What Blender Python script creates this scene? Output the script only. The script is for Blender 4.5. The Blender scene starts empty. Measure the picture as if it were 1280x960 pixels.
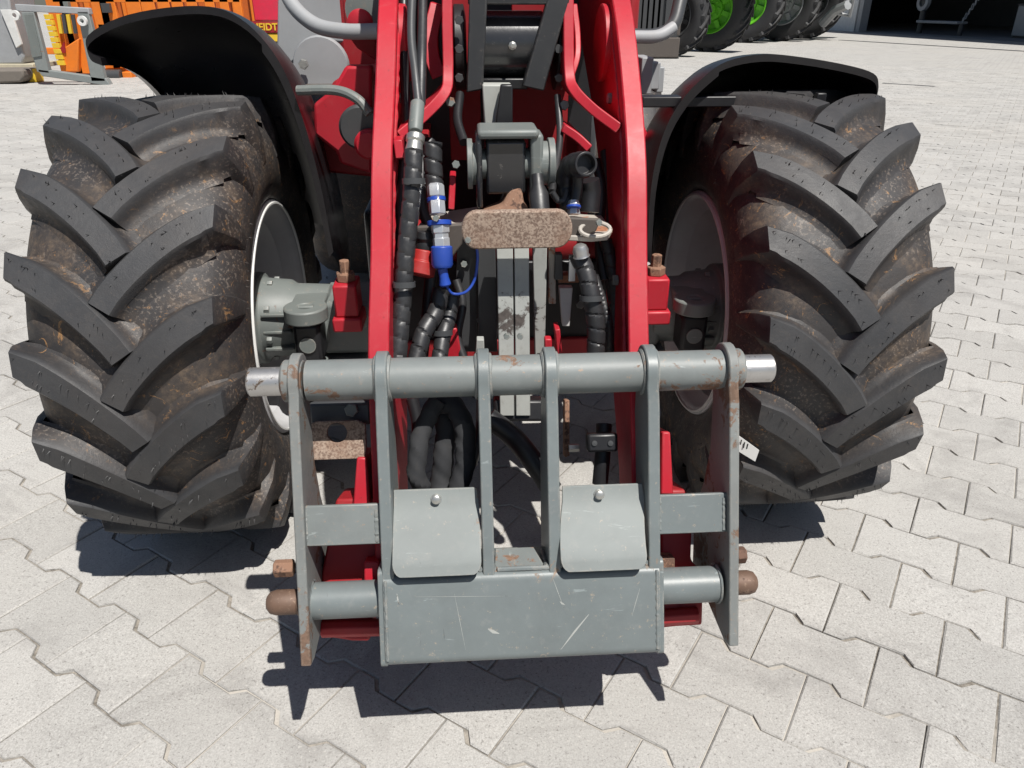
import bpy, bmesh, math, random
from mathutils import Vector, Matrix
import numpy as np
random.seed(7); rng = np.random.default_rng(7)
SC = bpy.context.scene
R = math.radians; PI = math.pi; sin = math.sin; cos = math.cos

# ------------------------------------------------------------------ camera, sun, sky
CAM_H = 1.27; FOC = 945.0; PITCH = 0.470          # metres, focal length in px of a 1280 wide frame
cam_d = bpy.data.cameras.new('camera'); cam = bpy.data.objects.new('camera', cam_d)
SC.collection.objects.link(cam); SC.camera = cam
cam.location = (0, 0, CAM_H); cam.rotation_euler = (PI/2 - PITCH, 0, 0)
cam_d.sensor_width = 36; cam_d.lens = FOC/1280*36; cam_d.clip_start = 0.05; cam_d.clip_end = 2000
SUN_RAY = Vector((-.353, .512, -1.2)).normalized()
w = bpy.data.worlds.new('World'); SC.world = w; w.use_nodes = True
nt = w.node_tree; bg = nt.nodes['Background']
sky = nt.nodes.new('ShaderNodeTexSky'); sky.sky_type = 'NISHITA'; sky.sun_disc = False
sky.sun_elevation = math.asin(-SUN_RAY.z); sky.sun_rotation = math.atan2(-SUN_RAY.x, -SUN_RAY.y)
nt.links.new(sky.outputs[0], bg.inputs[0]); bg.inputs[1].default_value = 0.05
sl = bpy.data.lights.new('sun', 'SUN'); so = bpy.data.objects.new('sun', sl); SC.collection.objects.link(so)
sl.energy = 5.0; sl.angle = R(0.5); sl.color = (1, .965, .91)
so.rotation_euler = (-SUN_RAY).to_track_quat('Z', 'Y').to_euler()
SC.view_settings.view_transform = 'Standard'; SC.view_settings.look = 'None'
SC.view_settings.exposure = 0.27; SC.view_settings.gamma = 1

# ------------------------------------------------------------------ helpers
def link(o): SC.collection.objects.link(o); return o
def ray(px, py):
    u = (px-640)/FOC; v = (480-py)/FOC
    return Vector((u, cos(PITCH)+v*sin(PITCH), -(sin(PITCH)-v*cos(PITCH))))
def G(px, py, z=0.0):
    "ground point seen at a place of the photograph (camera calibration)"
    r = ray(px, py); t = (z-CAM_H)/r.z
    return Vector((0, 0, CAM_H))+r*t
def D(px, py, Y):
    r = ray(px, py); return Vector((0, 0, CAM_H))+r*(Y/r.y)
ORG = Vector((-.03, 1.86, 0)); YAW = R(3.5)
MW = Matrix.Translation(ORG) @ Matrix.Rotation(YAW, 4, 'Z'); MI = MW.inverted()
def M(px, py, y):
    "loader coordinates (x right, y into the machine, z up) of a photograph point lying at depth y"
    c = MI @ Vector((0, 0, CAM_H)); r = MI.to_3x3() @ ray(px, py)
    return c + r*((y-c.y)/r.y)
LEAN = R(22.7); KB = Vector((0, -.923, .273)); KE = Vector((0, sin(LEAN), cos(LEAN))); KN = Vector((0, -cos(LEAN), sin(LEAN)))
def K(px, py, o=0.0):
    "coupler coordinates (x, s up the leaning frame, o out of it)"
    c = MI @ Vector((0, 0, CAM_H)); r = MI.to_3x3() @ ray(px, py)
    t = (o-(c-KB).dot(KN))/r.dot(KN); p = c+r*t
    return p.x, (p-KB).dot(KE)
def KP(x, s, o): return Vector((x, 0, 0))+KB+KE*s+KN*o
def KK(px, py, o=0.0):
    x, s = K(px, py, o); return KP(x, s, o)

class MB:
    "collects shapes into one mesh"
    def __init__(s): s.v = []; s.f = []
    def add(s, vs, fs):
        n = len(s.v); s.v += [tuple(v) for v in vs]; s.f += [tuple(i+n for i in f) for f in fs]; return s
    def box(s, a, b, mat=None):
        x0, y0, z0 = a; x1, y1, z1 = b
        vs = [Vector(p) for p in ((x0,y0,z0),(x1,y0,z0),(x1,y1,z0),(x0,y1,z0),(x0,y0,z1),(x1,y0,z1),(x1,y1,z1),(x0,y1,z1))]
        if mat: vs = [mat @ v for v in vs]
        return s.add(vs, [(0,3,2,1),(4,5,6,7),(0,1,5,4),(1,2,6,5),(2,3,7,6),(3,0,4,7)])
    def prism(s, pts, vec):
        "closed outline (3-D points) pushed along vec"
        n = len(pts); pts = [Vector(p) for p in pts]; vec = Vector(vec)
        fs = [tuple(range(n-1, -1, -1)), tuple(range(n, 2*n))]+[(i, (i+1) % n, n+(i+1) % n, n+i) for i in range(n)]
        return s.add(pts+[p+vec for p in pts], fs)
    def tube(s, path, rad, n=14, cap=True, helix=None, closed=False):
        "round bar along a path; rad a number or f(t, angle, length)"
        path = [Vector(p) for p in path]; m = len(path)
        tot = [0]
        for i in range(1, m): tot.append(tot[-1]+(path[i]-path[i-1]).length)
        rings = []; ref = None; vs = []
        for i, p in enumerate(path):
            t = (path[min(i+1, m-1)]-path[max(i-1, 0)]).normalized()
            if ref is None: ref = t.orthogonal().normalized()
            ref = (ref-t*ref.dot(t)).normalized(); bi = t.cross(ref)
            for k in range(n):
                a = 2*PI*k/n
                r = rad(tot[i]/max(tot[-1], 1e-9), a, tot[i]) if callable(rad) else rad
                vs.append(p+(ref*cos(a)+bi*sin(a))*r)
        fs = [(i*n+k, i*n+(k+1) % n, (i+1)*n+(k+1) % n, (i+1)*n+k) for i in range(m-1) for k in range(n)]
        if cap: fs += [tuple(range(n-1, -1, -1)), tuple(range((m-1)*n, m*n))]
        return s.add(vs, fs)
    def lathe(s, p, axis, prof, n=24, cap=True):
        "profile of (distance along axis, radius)"
        p = Vector(p); ax = Vector(axis).normalized(); a = ax.orthogonal().normalized(); b = ax.cross(a)
        vs = [p+ax*h+(a*cos(2*PI*k/n)+b*sin(2*PI*k/n))*r for h, r in prof for k in range(n)]
        m = len(prof)
        fs = [(i*n+k, i*n+(k+1) % n, (i+1)*n+(k+1) % n, (i+1)*n+k) for i in range(m-1) for k in range(n)]
        if cap: fs += [tuple(range(n-1, -1, -1)), tuple(range((m-1)*n, m*n))]
        return s.add(vs, fs)
    def cyl(s, a, b, r, n=24, ch=0.0):
        a = Vector(a); b = Vector(b); L = (b-a).length; ch = min(ch, r*.5, L*.4)
        pr = [(0, r-ch), (ch, r), (L-ch, r), (L, r-ch)] if ch else [(0, r), (L, r)]
        return s.lathe(a, b-a, pr, n)
    def hexa(s, p, axis, r, h): return s.lathe(p, axis, [(0, r), (h*.85, r), (h, r*.88)], 6)
def mesh_of(name, mb):
    me = bpy.data.meshes.new(name); me.from_pydata(mb.v, [], mb.f)
    bm = bmesh.new(); bm.from_mesh(me); bmesh.ops.recalc_face_normals(bm, faces=bm.faces); bm.to_mesh(me); bm.free()
    return me
def smooth(me, ang=35):
    for p in me.polygons: p.use_smooth = True
    me.set_sharp_from_angle(angle=R(ang))
def put(name, mb, mat, parent=None, bevel=0.0, sm=True, ang=35, seg=2, label=None, kind=None):
    "links one mesh object with its origin at its own middle"
    me = mesh_of(name, mb)
    c = sum((Vector(v) for v in mb.v), Vector())/len(mb.v)
    me.transform(Matrix.Translation(-c))
    o = link(bpy.data.objects.new(name, me)); o.parent = parent
    o.location = c-(parent['_c'] if parent is not None and '_c' in parent else Vector()) if parent is not None else c
    o['_c'] = tuple(c)
    me.materials.append(mat)
    if sm: smooth(me, ang)
    if bevel:
        b = o.modifiers.new('bevel', 'BEVEL'); b.width = bevel; b.segments = seg; b.limit_method = 'ANGLE'; b.angle_limit = R(35)
        if sm: b.harden_normals = False
    if label: o['label'] = label
    if kind: o['kind'] = kind
    return o
_oldput = put
def put(name, mb, mat, parent=None, **k):
    if parent is not None and '_c' in parent:
        pc = Vector(parent['_c'])
    else: pc = Vector()
    me_c = sum((Vector(v) for v in mb.v), Vector())/len(mb.v)
    sav = None
    o = _oldput(name, mb, mat, None, **k); o.parent = parent; o.location = me_c-pc
    return o
def thing(name, label, cat, loc=(0, 0, 0), rz=0, group=None):
    o = link(bpy.data.objects.new(name, None)); o.location = loc; o.rotation_euler = (0, 0, rz); o.empty_display_size = .2
    o['label'] = label; o['category'] = cat
    if group: o['group'] = group
    return o
def bez(pts, n=10):
    "smooth path through points (Catmull-Rom)"
    P = [Vector(p) for p in pts]; P = [P[0]*2-P[1]]+P+[P[-1]*2-P[-2]]; out = []
    for i in range(1, len(P)-2):
        for k in range(n):
            t = k/n; a, b, c, d = P[i-1], P[i], P[i+1], P[i+2]
            out.append(.5*((2*b)+(c-a)*t+(2*a-5*b+4*c-d)*t*t+(3*b-a-3*c+d)*t**3))
    out.append(P[-2]); return out

# ------------------------------------------------------------------ materials
def nodes(name):
    m = bpy.data.materials.new(name); m.use_nodes = True; t = m.node_tree
    return m, t, t.nodes['Principled BSDF']
def N(t, kind, **k):
    n = t.nodes.new(kind)
    for a, b in k.items():
        if a.startswith('i_'): n.inputs[a[2:].replace('_', ' ')].default_value = b
        else: setattr(n, a, b)
    return n
def noise(t, sc, det=4, rough=.55, vec=None, dist=0):
    n = N(t, 'ShaderNodeTexNoise'); n.inputs['Scale'].default_value = sc; n.inputs['Detail'].default_value = det
    n.inputs['Roughness'].default_value = rough; n.inputs['Distortion'].default_value = dist
    if vec is not None: t.links.new(vec, n.inputs['Vector'])
    return n.outputs['Fac']
def ramp(t, fac, a, b, ca=(0,0,0,1), cb=(1,1,1,1)):
    r = N(t, 'ShaderNodeValToRGB'); r.color_ramp.elements[0].position = a; r.color_ramp.elements[1].position = b
    r.color_ramp.elements[0].color = ca; r.color_ramp.elements[1].color = cb; t.links.new(fac, r.inputs[0]); return r.outputs[0]
def mix(t, fac, a, b, mode='MIX'):
    m = N(t, 'ShaderNodeMix', data_type='RGBA', blend_type=mode)
    if isinstance(fac, float): m.inputs[0].default_value = fac
    else: t.links.new(fac, m.inputs[0])
    for i, c in ((6, a), (7, b)):
        if isinstance(c, tuple): m.inputs[i].default_value = (*c[:3], 1)
        else: t.links.new(c, m.inputs[i])
    return m.outputs[2]
def wpos(t): return N(t, 'ShaderNodeNewGeometry').outputs['Position']
def bump(t, bs, h, strength, dist=.002):
    b = N(t, 'ShaderNodeBump'); b.inputs['Strength'].default_value = strength; b.inputs['Distance'].default_value = dist
    t.links.new(h, b.inputs['Height']); t.links.new(b.outputs[0], bs.inputs['Normal'])
def paint(name, col, rough=.4, wear=0.0, wearcol=(.25,.11,.06), dirt=.25, dirtcol=(.3,.27,.23), spec=.5, metal=0, scale=1.0, coat=0, edge=0.0, scuff=0.0, chip=(.36,.32,.27)):
    m, t, b = nodes(name); v = wpos(t)
    n1 = noise(t, 9*scale, 6, .6, v); c = mix(t, ramp(t, n1, .35, .75), col, tuple(x*.82+.012 for x in col))
    n2 = noise(t, 34*scale, 8, .7, v, .3)
    if dirt: c = mix(t, mul(t, ramp(t, n2, .56, .80), dirt), c, dirtcol)
    if scuff:
        mpn = N(t, 'ShaderNodeMapping'); mpn.inputs['Scale'].default_value = (14, 14, 120); mpn.inputs['Rotation'].default_value = (.3, .9, .2); t.links.new(v, mpn.inputs[0])
        s1 = ramp(t, noise(t, 1.0, 5, .7, mpn.outputs[0], .6), .66, .70); c = mix(t, mul(t, s1, scuff*.7), c, tuple(min(1, x*1.7+.04) for x in col))
        mp2 = N(t, 'ShaderNodeMapping'); mp2.inputs['Scale'].default_value = (90, 20, 12); mp2.inputs['Rotation'].default_value = (.2, -.5, .4); t.links.new(v, mp2.inputs[0])
        s2_ = ramp(t, noise(t, 1.0, 4, .7, mp2.outputs[0], .4), .68, .72); c = mix(t, mul(t, s2_, scuff*.6), c, tuple(x*.45 for x in col))
        s3_ = ramp(t, noise(t, 75, 5, .78, v), .625, .66); c = mix(t, mul(t, s3_, scuff), c, chip)
        s4_ = ramp(t, noise(t, 5, 5, .7, v, .8), .48, .72); c = mix(t, mul(t, s4_, scuff*.4), c, tuple(x*.62 for x in col))
    if wear:
        n3 = noise(t, 14*scale, 10, .72, v, .6); n4 = noise(t, 3*scale, 3, .5, v)
        k = N(t, 'ShaderNodeMath', operation='ADD'); t.links.new(n3, k.inputs[0]); t.links.new(n4, k.inputs[1])
        th = 1.32-wear*.5; r = ramp(t, div2(t, k.outputs[0]), th/2, th/2+.025)
        c = mix(t, r, c, mix(t, ramp(t, noise(t, 120, 4, .6, v), .4, .6), wearcol, tuple(x*1.45 for x in wearcol)))
        rr = N(t, 'ShaderNodeMapRange'); t.links.new(r, rr.inputs[0]); rr.inputs[3].default_value = rough; rr.inputs[4].default_value = .85; t.links.new(rr.outputs[0], b.inputs['Roughness'])
    else:
        rr = N(t, 'ShaderNodeMapRange'); t.links.new(n2, rr.inputs[0]); rr.inputs[3].default_value = rough*.8; rr.inputs[4].default_value = min(1, rough*1.3); t.links.new(rr.outputs[0], b.inputs['Roughness'])
    if edge:
        # paint chipped off exposed edges
        bv = N(t, 'ShaderNodeBevel', samples=4); bv.inputs['Radius'].default_value = .005
        dp = N(t, 'ShaderNodeVectorMath', operation='DOT_PRODUCT'); t.links.new(bv.outputs[0], dp.inputs[0]); t.links.new(N(t, 'ShaderNodeNewGeometry').outputs['Normal'], dp.inputs[1])
        e = ramp(t, dp.outputs['Value'], .86, .985, (1, 1, 1, 1), (0, 0, 0, 1))
        c = mix(t, mulc(t, mul(t, e, edge), ramp(t, noise(t, 38, 6, .75, v), .46, .60)), c, (.36, .33, .29))
    t.links.new(c, b.inputs['Base Color'])
    b.inputs['Metallic'].default_value = metal; b.inputs['Specular IOR Level'].default_value = spec
    if coat: b.inputs['Coat Weight'].default_value = coat; b.inputs['Coat Roughness'].default_value = .12
    bump(t, b, n2, .15, .002)
    return m
def mul(t, a, k):
    m = N(t, 'ShaderNodeMath', operation='MULTIPLY'); t.links.new(a, m.inputs[0]); m.inputs[1].default_value = k; return m.outputs[0]
def mulc(t, a, b):
    m = N(t, 'ShaderNodeMath', operation='MULTIPLY'); t.links.new(a, m.inputs[0]); t.links.new(b, m.inputs[1]); return m.outputs[0]
def div2(t, a): return mul(t, a, .5)
def plain(name, col, rough=.6, metal=0, spec=.5):
    return paint(name, col, rough, 0, dirt=.12, metal=metal, spec=spec)

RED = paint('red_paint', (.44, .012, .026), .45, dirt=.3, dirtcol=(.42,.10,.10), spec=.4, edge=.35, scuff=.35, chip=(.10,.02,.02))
RED_D = paint('dark_red_paint', (.30, .006, .011), .55, dirt=.3, dirtcol=(.2,.08,.06))  # plain darker red
GREY = paint('grey_paint', (.155, .178, .180), .42, wear=.20, wearcol=(.20,.14,.10), dirt=.4, dirtcol=(.27,.265,.25), spec=.5, edge=.9, scuff=.9, scale=1.6, chip=(.30,.26,.21))
GREY_R = paint('grey_paint_rusting', (.18, .198, .195), .5, wear=.36, wearcol=(.15,.09,.06), dirt=.5, dirtcol=(.30,.27,.24), edge=.9, scuff=.9, scale=2.2, chip=(.30,.22,.16))
GREY_L = paint('grey_flap_paint', (.215, .235, .23), .6, wear=.16, wearcol=(.2,.12,.08), dirt=.4, dirtcol=(.3,.29,.27), spec=.35, edge=.8, scuff=.7)
GREY_E = paint('grey_paint_rusty_edge', (.18, .19, .185), .6, wear=.46, wearcol=(.12,.075,.052), dirt=.6, dirtcol=(.3,.26,.22), edge=1, scuff=.9, scale=2.6, chip=(.28,.2,.14))
BOLTM = paint('zinc_bolt', (.5, .5, .47), .35, metal=.8, dirt=.4)
CHROME = paint('bright_pin', (.55, .54, .53), .36, wear=.26, wearcol=(.12,.09,.07), metal=.8, dirt=.6, dirtcol=(.3,.26,.22), scale=2, scuff=.8, chip=(.12,.09,.07))
RUST = paint('rust', (.25, .135, .085), .85, wear=.5, wearcol=(.09,.05,.035), dirt=.9, dirtcol=(.50,.38,.28), scale=7)
RUSTP = paint('rust_bronze_pin', (.15, .09, .062), .62, wear=.48, wearcol=(.05,.03,.024), dirt=.9, dirtcol=(.42,.30,.21), scale=4, metal=.2)
AXLE = paint('axle_grey', (.16, .178, .17), .5, wear=.2, wearcol=(.16,.08,.05), dirt=.7, dirtcol=(.24,.20,.16), edge=.7, scuff=.7)
DARK = paint('black_plastic', (.012, .012, .014), .4, dirt=.12, dirtcol=(.05,.045,.04))
FEND = paint('black_fender_plastic', (.008, .007, .009), .28, dirt=.3, dirtcol=(.022,.02,.02), spec=.45)
STEELD = paint('dark_steel', (.05, .052, .055), .42, dirt=.4, dirtcol=(.09,.08,.07))
GLOSSD = paint('greasy_black_steel', (.022, .023, .026), .22, dirt=.4, dirtcol=(.07,.065,.06), spec=.7, scuff=.6, chip=(.16,.15,.14))
LINKD = paint('link_black_paint', (.024, .025, .027), .42, dirt=.3, dirtcol=(.06,.055,.05), edge=.4, scuff=.5, chip=(.12,.1,.09))
HOSE = paint('hose_guard', (.022, .022, .024), .42, dirt=.6, dirtcol=(.09,.08,.07), spec=.6, scale=3)
CLOTH = paint('fabric_hose_sleeve', (.02, .021, .024), .9, dirt=.5, dirtcol=(.06,.055,.05))
BLUE = paint('blue_plastic', (.012, .06, .38), .4, dirt=.15)
REDP = paint('red_plastic', (.36, .014, .012), .45, dirt=.25)
SILVER = paint('silver_rim_paint', (.52, .52, .53), .42, dirt=.3, dirtcol=(.25,.23,.2))
CONC = paint('workshop_concrete', (.24, .24, .25), .8, dirt=.5, scale=.2)
WHITE = paint('white_paint', (.7, .7, .68), .5, dirt=.25)
BAR = paint('weathered_grey_steel', (.36, .37, .35), .6, wear=.36, wearcol=(.06,.05,.045), dirt=.5, dirtcol=(.15,.13,.11), scale=2)
ORANGE = paint('orange_paint', (.75, .19, .012), .5, dirt=.25, dirtcol=(.3,.14,.06))
YELLOW = paint('yellow_paint', (.75, .5, .03), .5, dirt=.2)
GREEN = paint('lime_rim_paint', (.13, .5, .02), .4, dirt=.2)
LGREY = paint('light_grey_paint', (.33, .34, .35), .5, dirt=.3)
BROWN = paint('brown_dusty_steel', (.09, .075, .065), .7, dirt=.5)

def rubber_mat(name, base, mud):
    m, t, b = nodes(name); v = wpos(t)
    # caked soil lies low between the bars: tread height from the wheel's own axis
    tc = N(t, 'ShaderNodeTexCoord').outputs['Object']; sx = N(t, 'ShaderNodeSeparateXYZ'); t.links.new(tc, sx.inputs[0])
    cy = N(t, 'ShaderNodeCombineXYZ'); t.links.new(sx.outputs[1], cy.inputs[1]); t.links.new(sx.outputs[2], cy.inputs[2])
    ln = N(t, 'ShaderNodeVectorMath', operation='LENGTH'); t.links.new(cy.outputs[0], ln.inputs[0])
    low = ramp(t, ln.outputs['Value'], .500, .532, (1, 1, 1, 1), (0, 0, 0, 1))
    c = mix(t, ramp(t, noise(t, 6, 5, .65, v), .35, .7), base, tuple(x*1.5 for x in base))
    hi = ramp(t, ln.outputs['Value'], .525, .536); c = mix(t, mul(t, hi, .75), c, mix(t, ramp(t, noise(t, 11, 5, .7, v), .35, .65), (.040, .041, .044), (.058, .058, .060)))  # lug tops painted lighter for their sunlit contrast
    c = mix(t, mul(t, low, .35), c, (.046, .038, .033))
    film = ramp(t, noise(t, 4, 6, .7, v, .5), .42, .68); c = mix(t, mul(t, film, .3), c, (.062, .050, .043))
    sm = ramp(t, noise(t, 30, 6, .75, v, 1.2), .55, .68); c = mix(t, mul(t, sm, .22), c, (.10, .085, .075))
    if mud:
        a = ramp(t, noise(t, 8.5, 6, .7, v, .4), .46, .66); c2 = mix(t, ramp(t, noise(t, 70, 6, .75, v), .42, .62), (.070, .053, .043), (.19, .135, .09))
        am = mulc(t, mul(t, a, mud), low); c = mix(t, am, c, c2)
        s = ramp(t, noise(t, 140, 3, .65, v), .56, .63); s2 = mulc(t, mulc(t, s, ramp(t, noise(t, 6, 3, .5, v), .46, .56)), low)
        c = mix(t, mul(t, s2, .4), c, (.28, .23, .19))
        s3 = mulc(t, ramp(t, noise(t, 20, 6, .8, v, 2.2), .60, .645), low); c = mix(t, mul(t, s3, .8), c, (.33, .18, .075))
        s5 = ramp(t, noise(t, 48, 5, .85, v, 3), .665, .68); c = mix(t, mul(t, s5, .5), c, (.22, .17, .13))
    t.links.new(c, b.inputs['Base Color']); b.inputs['Specular IOR Level'].default_value = .45
    r = N(t, 'ShaderNodeMapRange'); t.links.new(noise(t, 25, 5, .6, v), r.inputs[0]); r.inputs[3].default_value = .36; r.inputs[4].default_value = .72
    t.links.new(r.outputs[0], b.inputs['Roughness'])
    bump(t, b, noise(t, 90, 8, .75, v), .35, .003)
    return m
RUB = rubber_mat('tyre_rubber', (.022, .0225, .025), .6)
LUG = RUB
RUBFAR = paint('far_tyre_rubber', (.028, .028, .03), .65, dirt=.6, dirtcol=(.09,.075,.06), scale=.4)

def paver_mat(name, src):
    m, t, b = nodes(name); v = wpos(t)
    if src == 'object': rnd = N(t, 'ShaderNodeObjectInfo').outputs['Random']
    elif src == 'attr': rnd = N(t, 'ShaderNodeAttribute', attribute_name='tint').outputs['Fac']
    else: rnd = noise(t, 3, 3, .5, v)
    c = mix(t, rnd, (.285, .276, .262), (.46, .446, .424))
    c = mix(t, ramp(t, noise(t, 260, 5, .8, v), .38, .62), mix(t, .65, c, (.27, .26, .245)), mix(t, .5, c, (.62, .61, .58)))
    c = mix(t, mul(t, ramp(t, noise(t, 1.3, 4, .6, v), .35, .7), .6), c, (.40, .39, .372))
    big = ramp(t, noise(t, .55, 4, .6, v), .45, .75); c = mix(t, mul(t, big, .35), c, (.46, .43, .385))
    c = mix(t, mul(t, ramp(t, noise(t, 2.6, 6, .7, v, 1.5), .50, .68), .50), c, (.22, .21, .20))
    c = mix(t, mul(t, ramp(t, noise(t, 18, 5, .7, v), .5, .75), .35), c, (.30, .285, .27))
    sp = ramp(t, noise(t, 150, 4, .8, v), .575, .64); c = mix(t, mul(t, sp, .7), c, (.15, .14, .13))
    sp2 = ramp(t, noise(t, 95, 4, .8, v), .60, .66); c = mix(t, mul(t, sp2, .5), c, (.58, .56, .52))
    st = ramp(t, noise(t, 9, 3, .6, v, .2), .735, .77); c = mix(t, mul(t, st, .7), c, (.11, .10, .095))
    t.links.new(c, b.inputs['Base Color']); b.inputs['Roughness'].default_value = .93; b.inputs['Specular IOR Level'].default_value = .2
    bump(t, b, noise(t, 130, 5, .75, v), .6, .0025)
    return m, t, b, c
def speck_mat():
    m, t, b = nodes('speckled_rust'); v = wpos(t)
    c = mix(t, ramp(t, noise(t, 230, 3, .6, v), .40, .58), (.17, .115, .088), (.37, .285, .225))
    c = mix(t, mul(t, ramp(t, noise(t, 22, 4, .6, v), .45, .65), .6), c, (.24, .145, .10))
    c = mix(t, mul(t, ramp(t, noise(t, 120, 4, .7, v), .60, .68), .7), c, (.07, .045, .035))
    t.links.new(c, b.inputs['Base Color']); b.inputs['Roughness'].default_value = .85
    bump(t, b, noise(t, 230, 3, .6, v), .7, .001); return m
SPECK = speck_mat()
PAV_N = paver_mat('concrete_paver', 'object')[0]
PAV_F = paver_mat('concrete_paver_far', 'attr')[0]
m, t, b = nodes('joint_sand'); v = wpos(t)
c = mix(t, ramp(t, noise(t, 60, 6, .7, v), .4, .65), (.15, .135, .115), (.33, .30, .26)); t.links.new(c, b.inputs['Base Color']); b.inputs['Roughness'].default_value = 1
c = mix(t, ramp(t, noise(t, 1.1, 3, .6, v), .44, .54), c, (.46, .43, .385)); t.links.new(c, b.inputs['Base Color'])
bump(t, b, noise(t, 200, 4, .7, v), .8, .003); SAND = m

# ------------------------------------------------------------------ the yard
AL = -.5676; PL = .2303; PW = .166; PX0, PY0 = .784, 1.613      # row direction, stone length and width, origin
UX = Vector((cos(AL), sin(AL), 0)); VX = Vector((sin(AL), -cos(AL), 0))
AM = .075*PW
def line(u, phase):    # wavy long joint, +AM towards the camera about u = .5
    u = (u+phase) % 1
    if u < .18: return -AM
    if u < .28: return -AM+2*AM*(u-.18)/.10
    if u < .72: return AM
    if u < .82: return AM-2*AM*(u-.72)/.10
    return -AM
def outline(gap=.0016):
    g = gap/PL; us = [.0, .18, .28, .72, .82, 1.0]; pts = []
    for u in us: pts.append(((min(max(u, g), 1-g)-.5)*PL, -PW/2+line(u, 0)+gap-.045*PW))
    for u in reversed(us): pts.append(((min(max(u, g), 1-g)-.5)*PL, PW/2-line(u, 0)*1.0-gap-.045*PW))
    return pts
OUT = outline(); NO = len(OUT)
def shrink(p, d):
    cx = p[0]; s = (PL/2-d)/(PL/2); return (p[0]*s, (p[1]+.045*PW)*(PW*.5-d)/(PW*.5)-.045*PW)
def stone_local(low=.011):
    vs = []
    for d, z in ((.0, -low), (.0002, -.0028), (.0030, 0)):
        for p in OUT:
            q = shrink(p, d); vs.append((q[0], q[1], z))
    fs = [tuple(range(2*NO, 3*NO))]
    for k in range(2):
        for i in range(NO):
            j = (i+1) % NO; fs.append((k*NO+i, k*NO+j, (k+1)*NO+j, (k+1)*NO+i))
    return vs, fs
SV, SF = stone_local()
yard = MB().add([(-60, -12, -.0055), (90, -12, -.0055), (90, 110, -.0055), (-60, 110, -.0055)], [(0, 1, 2, 3)])
ground = _oldput('paved_yard', yard, SAND, None, sm=False); ground['kind'] = 'structure'; gc = ground.location.copy()
def to_world(c, r): return Vector((PX0, PY0, 0))+UX*(c*PL)+VX*(r*PW)
cells = []
for r in range(-105, 14):
    for c in range(-58, 26):
        uc = c+.5+(.5 if r % 2 else 0); p = to_world(uc, r+.5)
        if p.y < .1 and abs(p.x) > 3: continue
        cells.append((uc, r, p))
def vis(p):
    dep = p.y*cos(PITCH)+CAM_H*sin(PITCH)
    if dep < .2: return None
    x = 640+FOC*p.x/dep; y = 480-FOC*(p.y*sin(PITCH)-CAM_H*cos(PITCH))/dep
    return x, y, dep
def seen(x, y):
    if not(-70 < x < 1350 and 55 < y < 1040): return False
    if -10 < x < 330 and 170 < y < 630: return False       # behind the tyres
    if 900 < x < 1150 and 160 < y < 600: return False
    if 480 < x < 820 and 725 < y < 815: return False
    if 330 < x < 900 and y < 500: return False
    return True
cand = []
for i, (uc, r, p) in enumerate(cells):
    q = vis(p)
    if q and seen(q[0], q[1]): cand.append((q[2], i))
near = set(i for _, i in sorted(cand)[:300])
variants = []
for k in range(8):
    me = bpy.data.meshes.new('paver'); vv = []
    rr = random.Random(k)
    for (x, y, z) in SV:
        e = .0009 if z > -.004 else .0006
        vv.append((x+rr.uniform(-e, e), y+rr.uniform(-e, e), z+(rr.uniform(-.0006, .0004) if z > -.002 else 0)))
    me.from_pydata(vv, [], SF); me.materials.append(PAV_N); variants.append(me)
RZ = math.atan2(UX.y, UX.x)
fv = []; ff = []; tint = []
Rz = Matrix.Rotation(RZ, 3, 'Z')
for i, (uc, r, p) in enumerate(cells):
    # local +y of the stone points away from the camera rows
    tx, ty = random.gauss(0, .006), random.gauss(0, .007); dz = random.gauss(0, .0009)
    if i in near:
        o = link(bpy.data.objects.new('paver', variants[random.randrange(8)])); o.parent = ground
        o.location = p-gc+Vector((0, 0, dz)); o.rotation_euler = (PI*0+tx, ty, RZ)
        # mirrored rows keep the joint profile: stone is drawn with +y = towards camera
        o.scale = (1, -1, 1)
    else:
        n = len(fv); tn = random.random()
        for (x, y, z) in SV:
            q = Rz @ Vector((x, -y, 0)); fv.append((p.x+q.x, p.y+q.y, z+dz+x*ty-y*tx))
        ff += [tuple(n+a for a in f) for f in SF]; tint += [tn]*len(SV)
me = bpy.data.meshes.new('paver_field'); me.from_pydata(fv, [], ff)
at = me.attributes.new('tint', 'FLOAT', 'POINT'); at.data.foreach_set('value', tint); me.materials.append(PAV_F)
o = link(bpy.data.objects.new('paver_field', me)); o.parent = ground; o.location = -gc; o['kind'] = 'stuff'
# beyond: same paving as a sheet, joints from the material
m, t, b, c = paver_mat('distant_paving', 'none')
mp = N(t, 'ShaderNodeMapping', vector_type='TEXTURE'); mp.inputs['Rotation'].default_value = (0, 0, RZ); mp.inputs['Location'].default_value = (PX0, PY0, 0)
t.links.new(wpos(t), mp.inputs[0])
br = N(t, 'ShaderNodeTexBrick'); t.links.new(mp.outputs[0], br.inputs[0])
br.inputs['Scale'].default_value = 1; br.inputs['Brick Width'].default_value = PL; br.inputs['Row Height'].default_value = PW; br.inputs['Mortar Size'].default_value = .004
c2 = mix(t, mul(t, br.outputs['Fac'], .7), c, (.14, .13, .12)); t.links.new(c2, b.inputs['Base Color'])
a0, a1 = -58*PL+.3, 25.5*PL; b0, b1 = -105*PW, 14*PW
def cr(a, bb, z): q = Vector((PX0, PY0, 0))+UX*a+VX*bb; return (q.x, q.y, z)
BIG = 90
fs = MB()
for (x0, x1, y0, y1) in ((-BIG, BIG, -BIG, b0-.002), (-BIG, a0, b0-.002, 12), (a1-.12, BIG, b0-.002, 12)):
    fs.add([cr(x0, y1, -.004), cr(x1, y1, -.004), cr(x1, y0, -.004), cr(x0, y0, -.004)], [(0, 1, 2, 3)])
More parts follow.
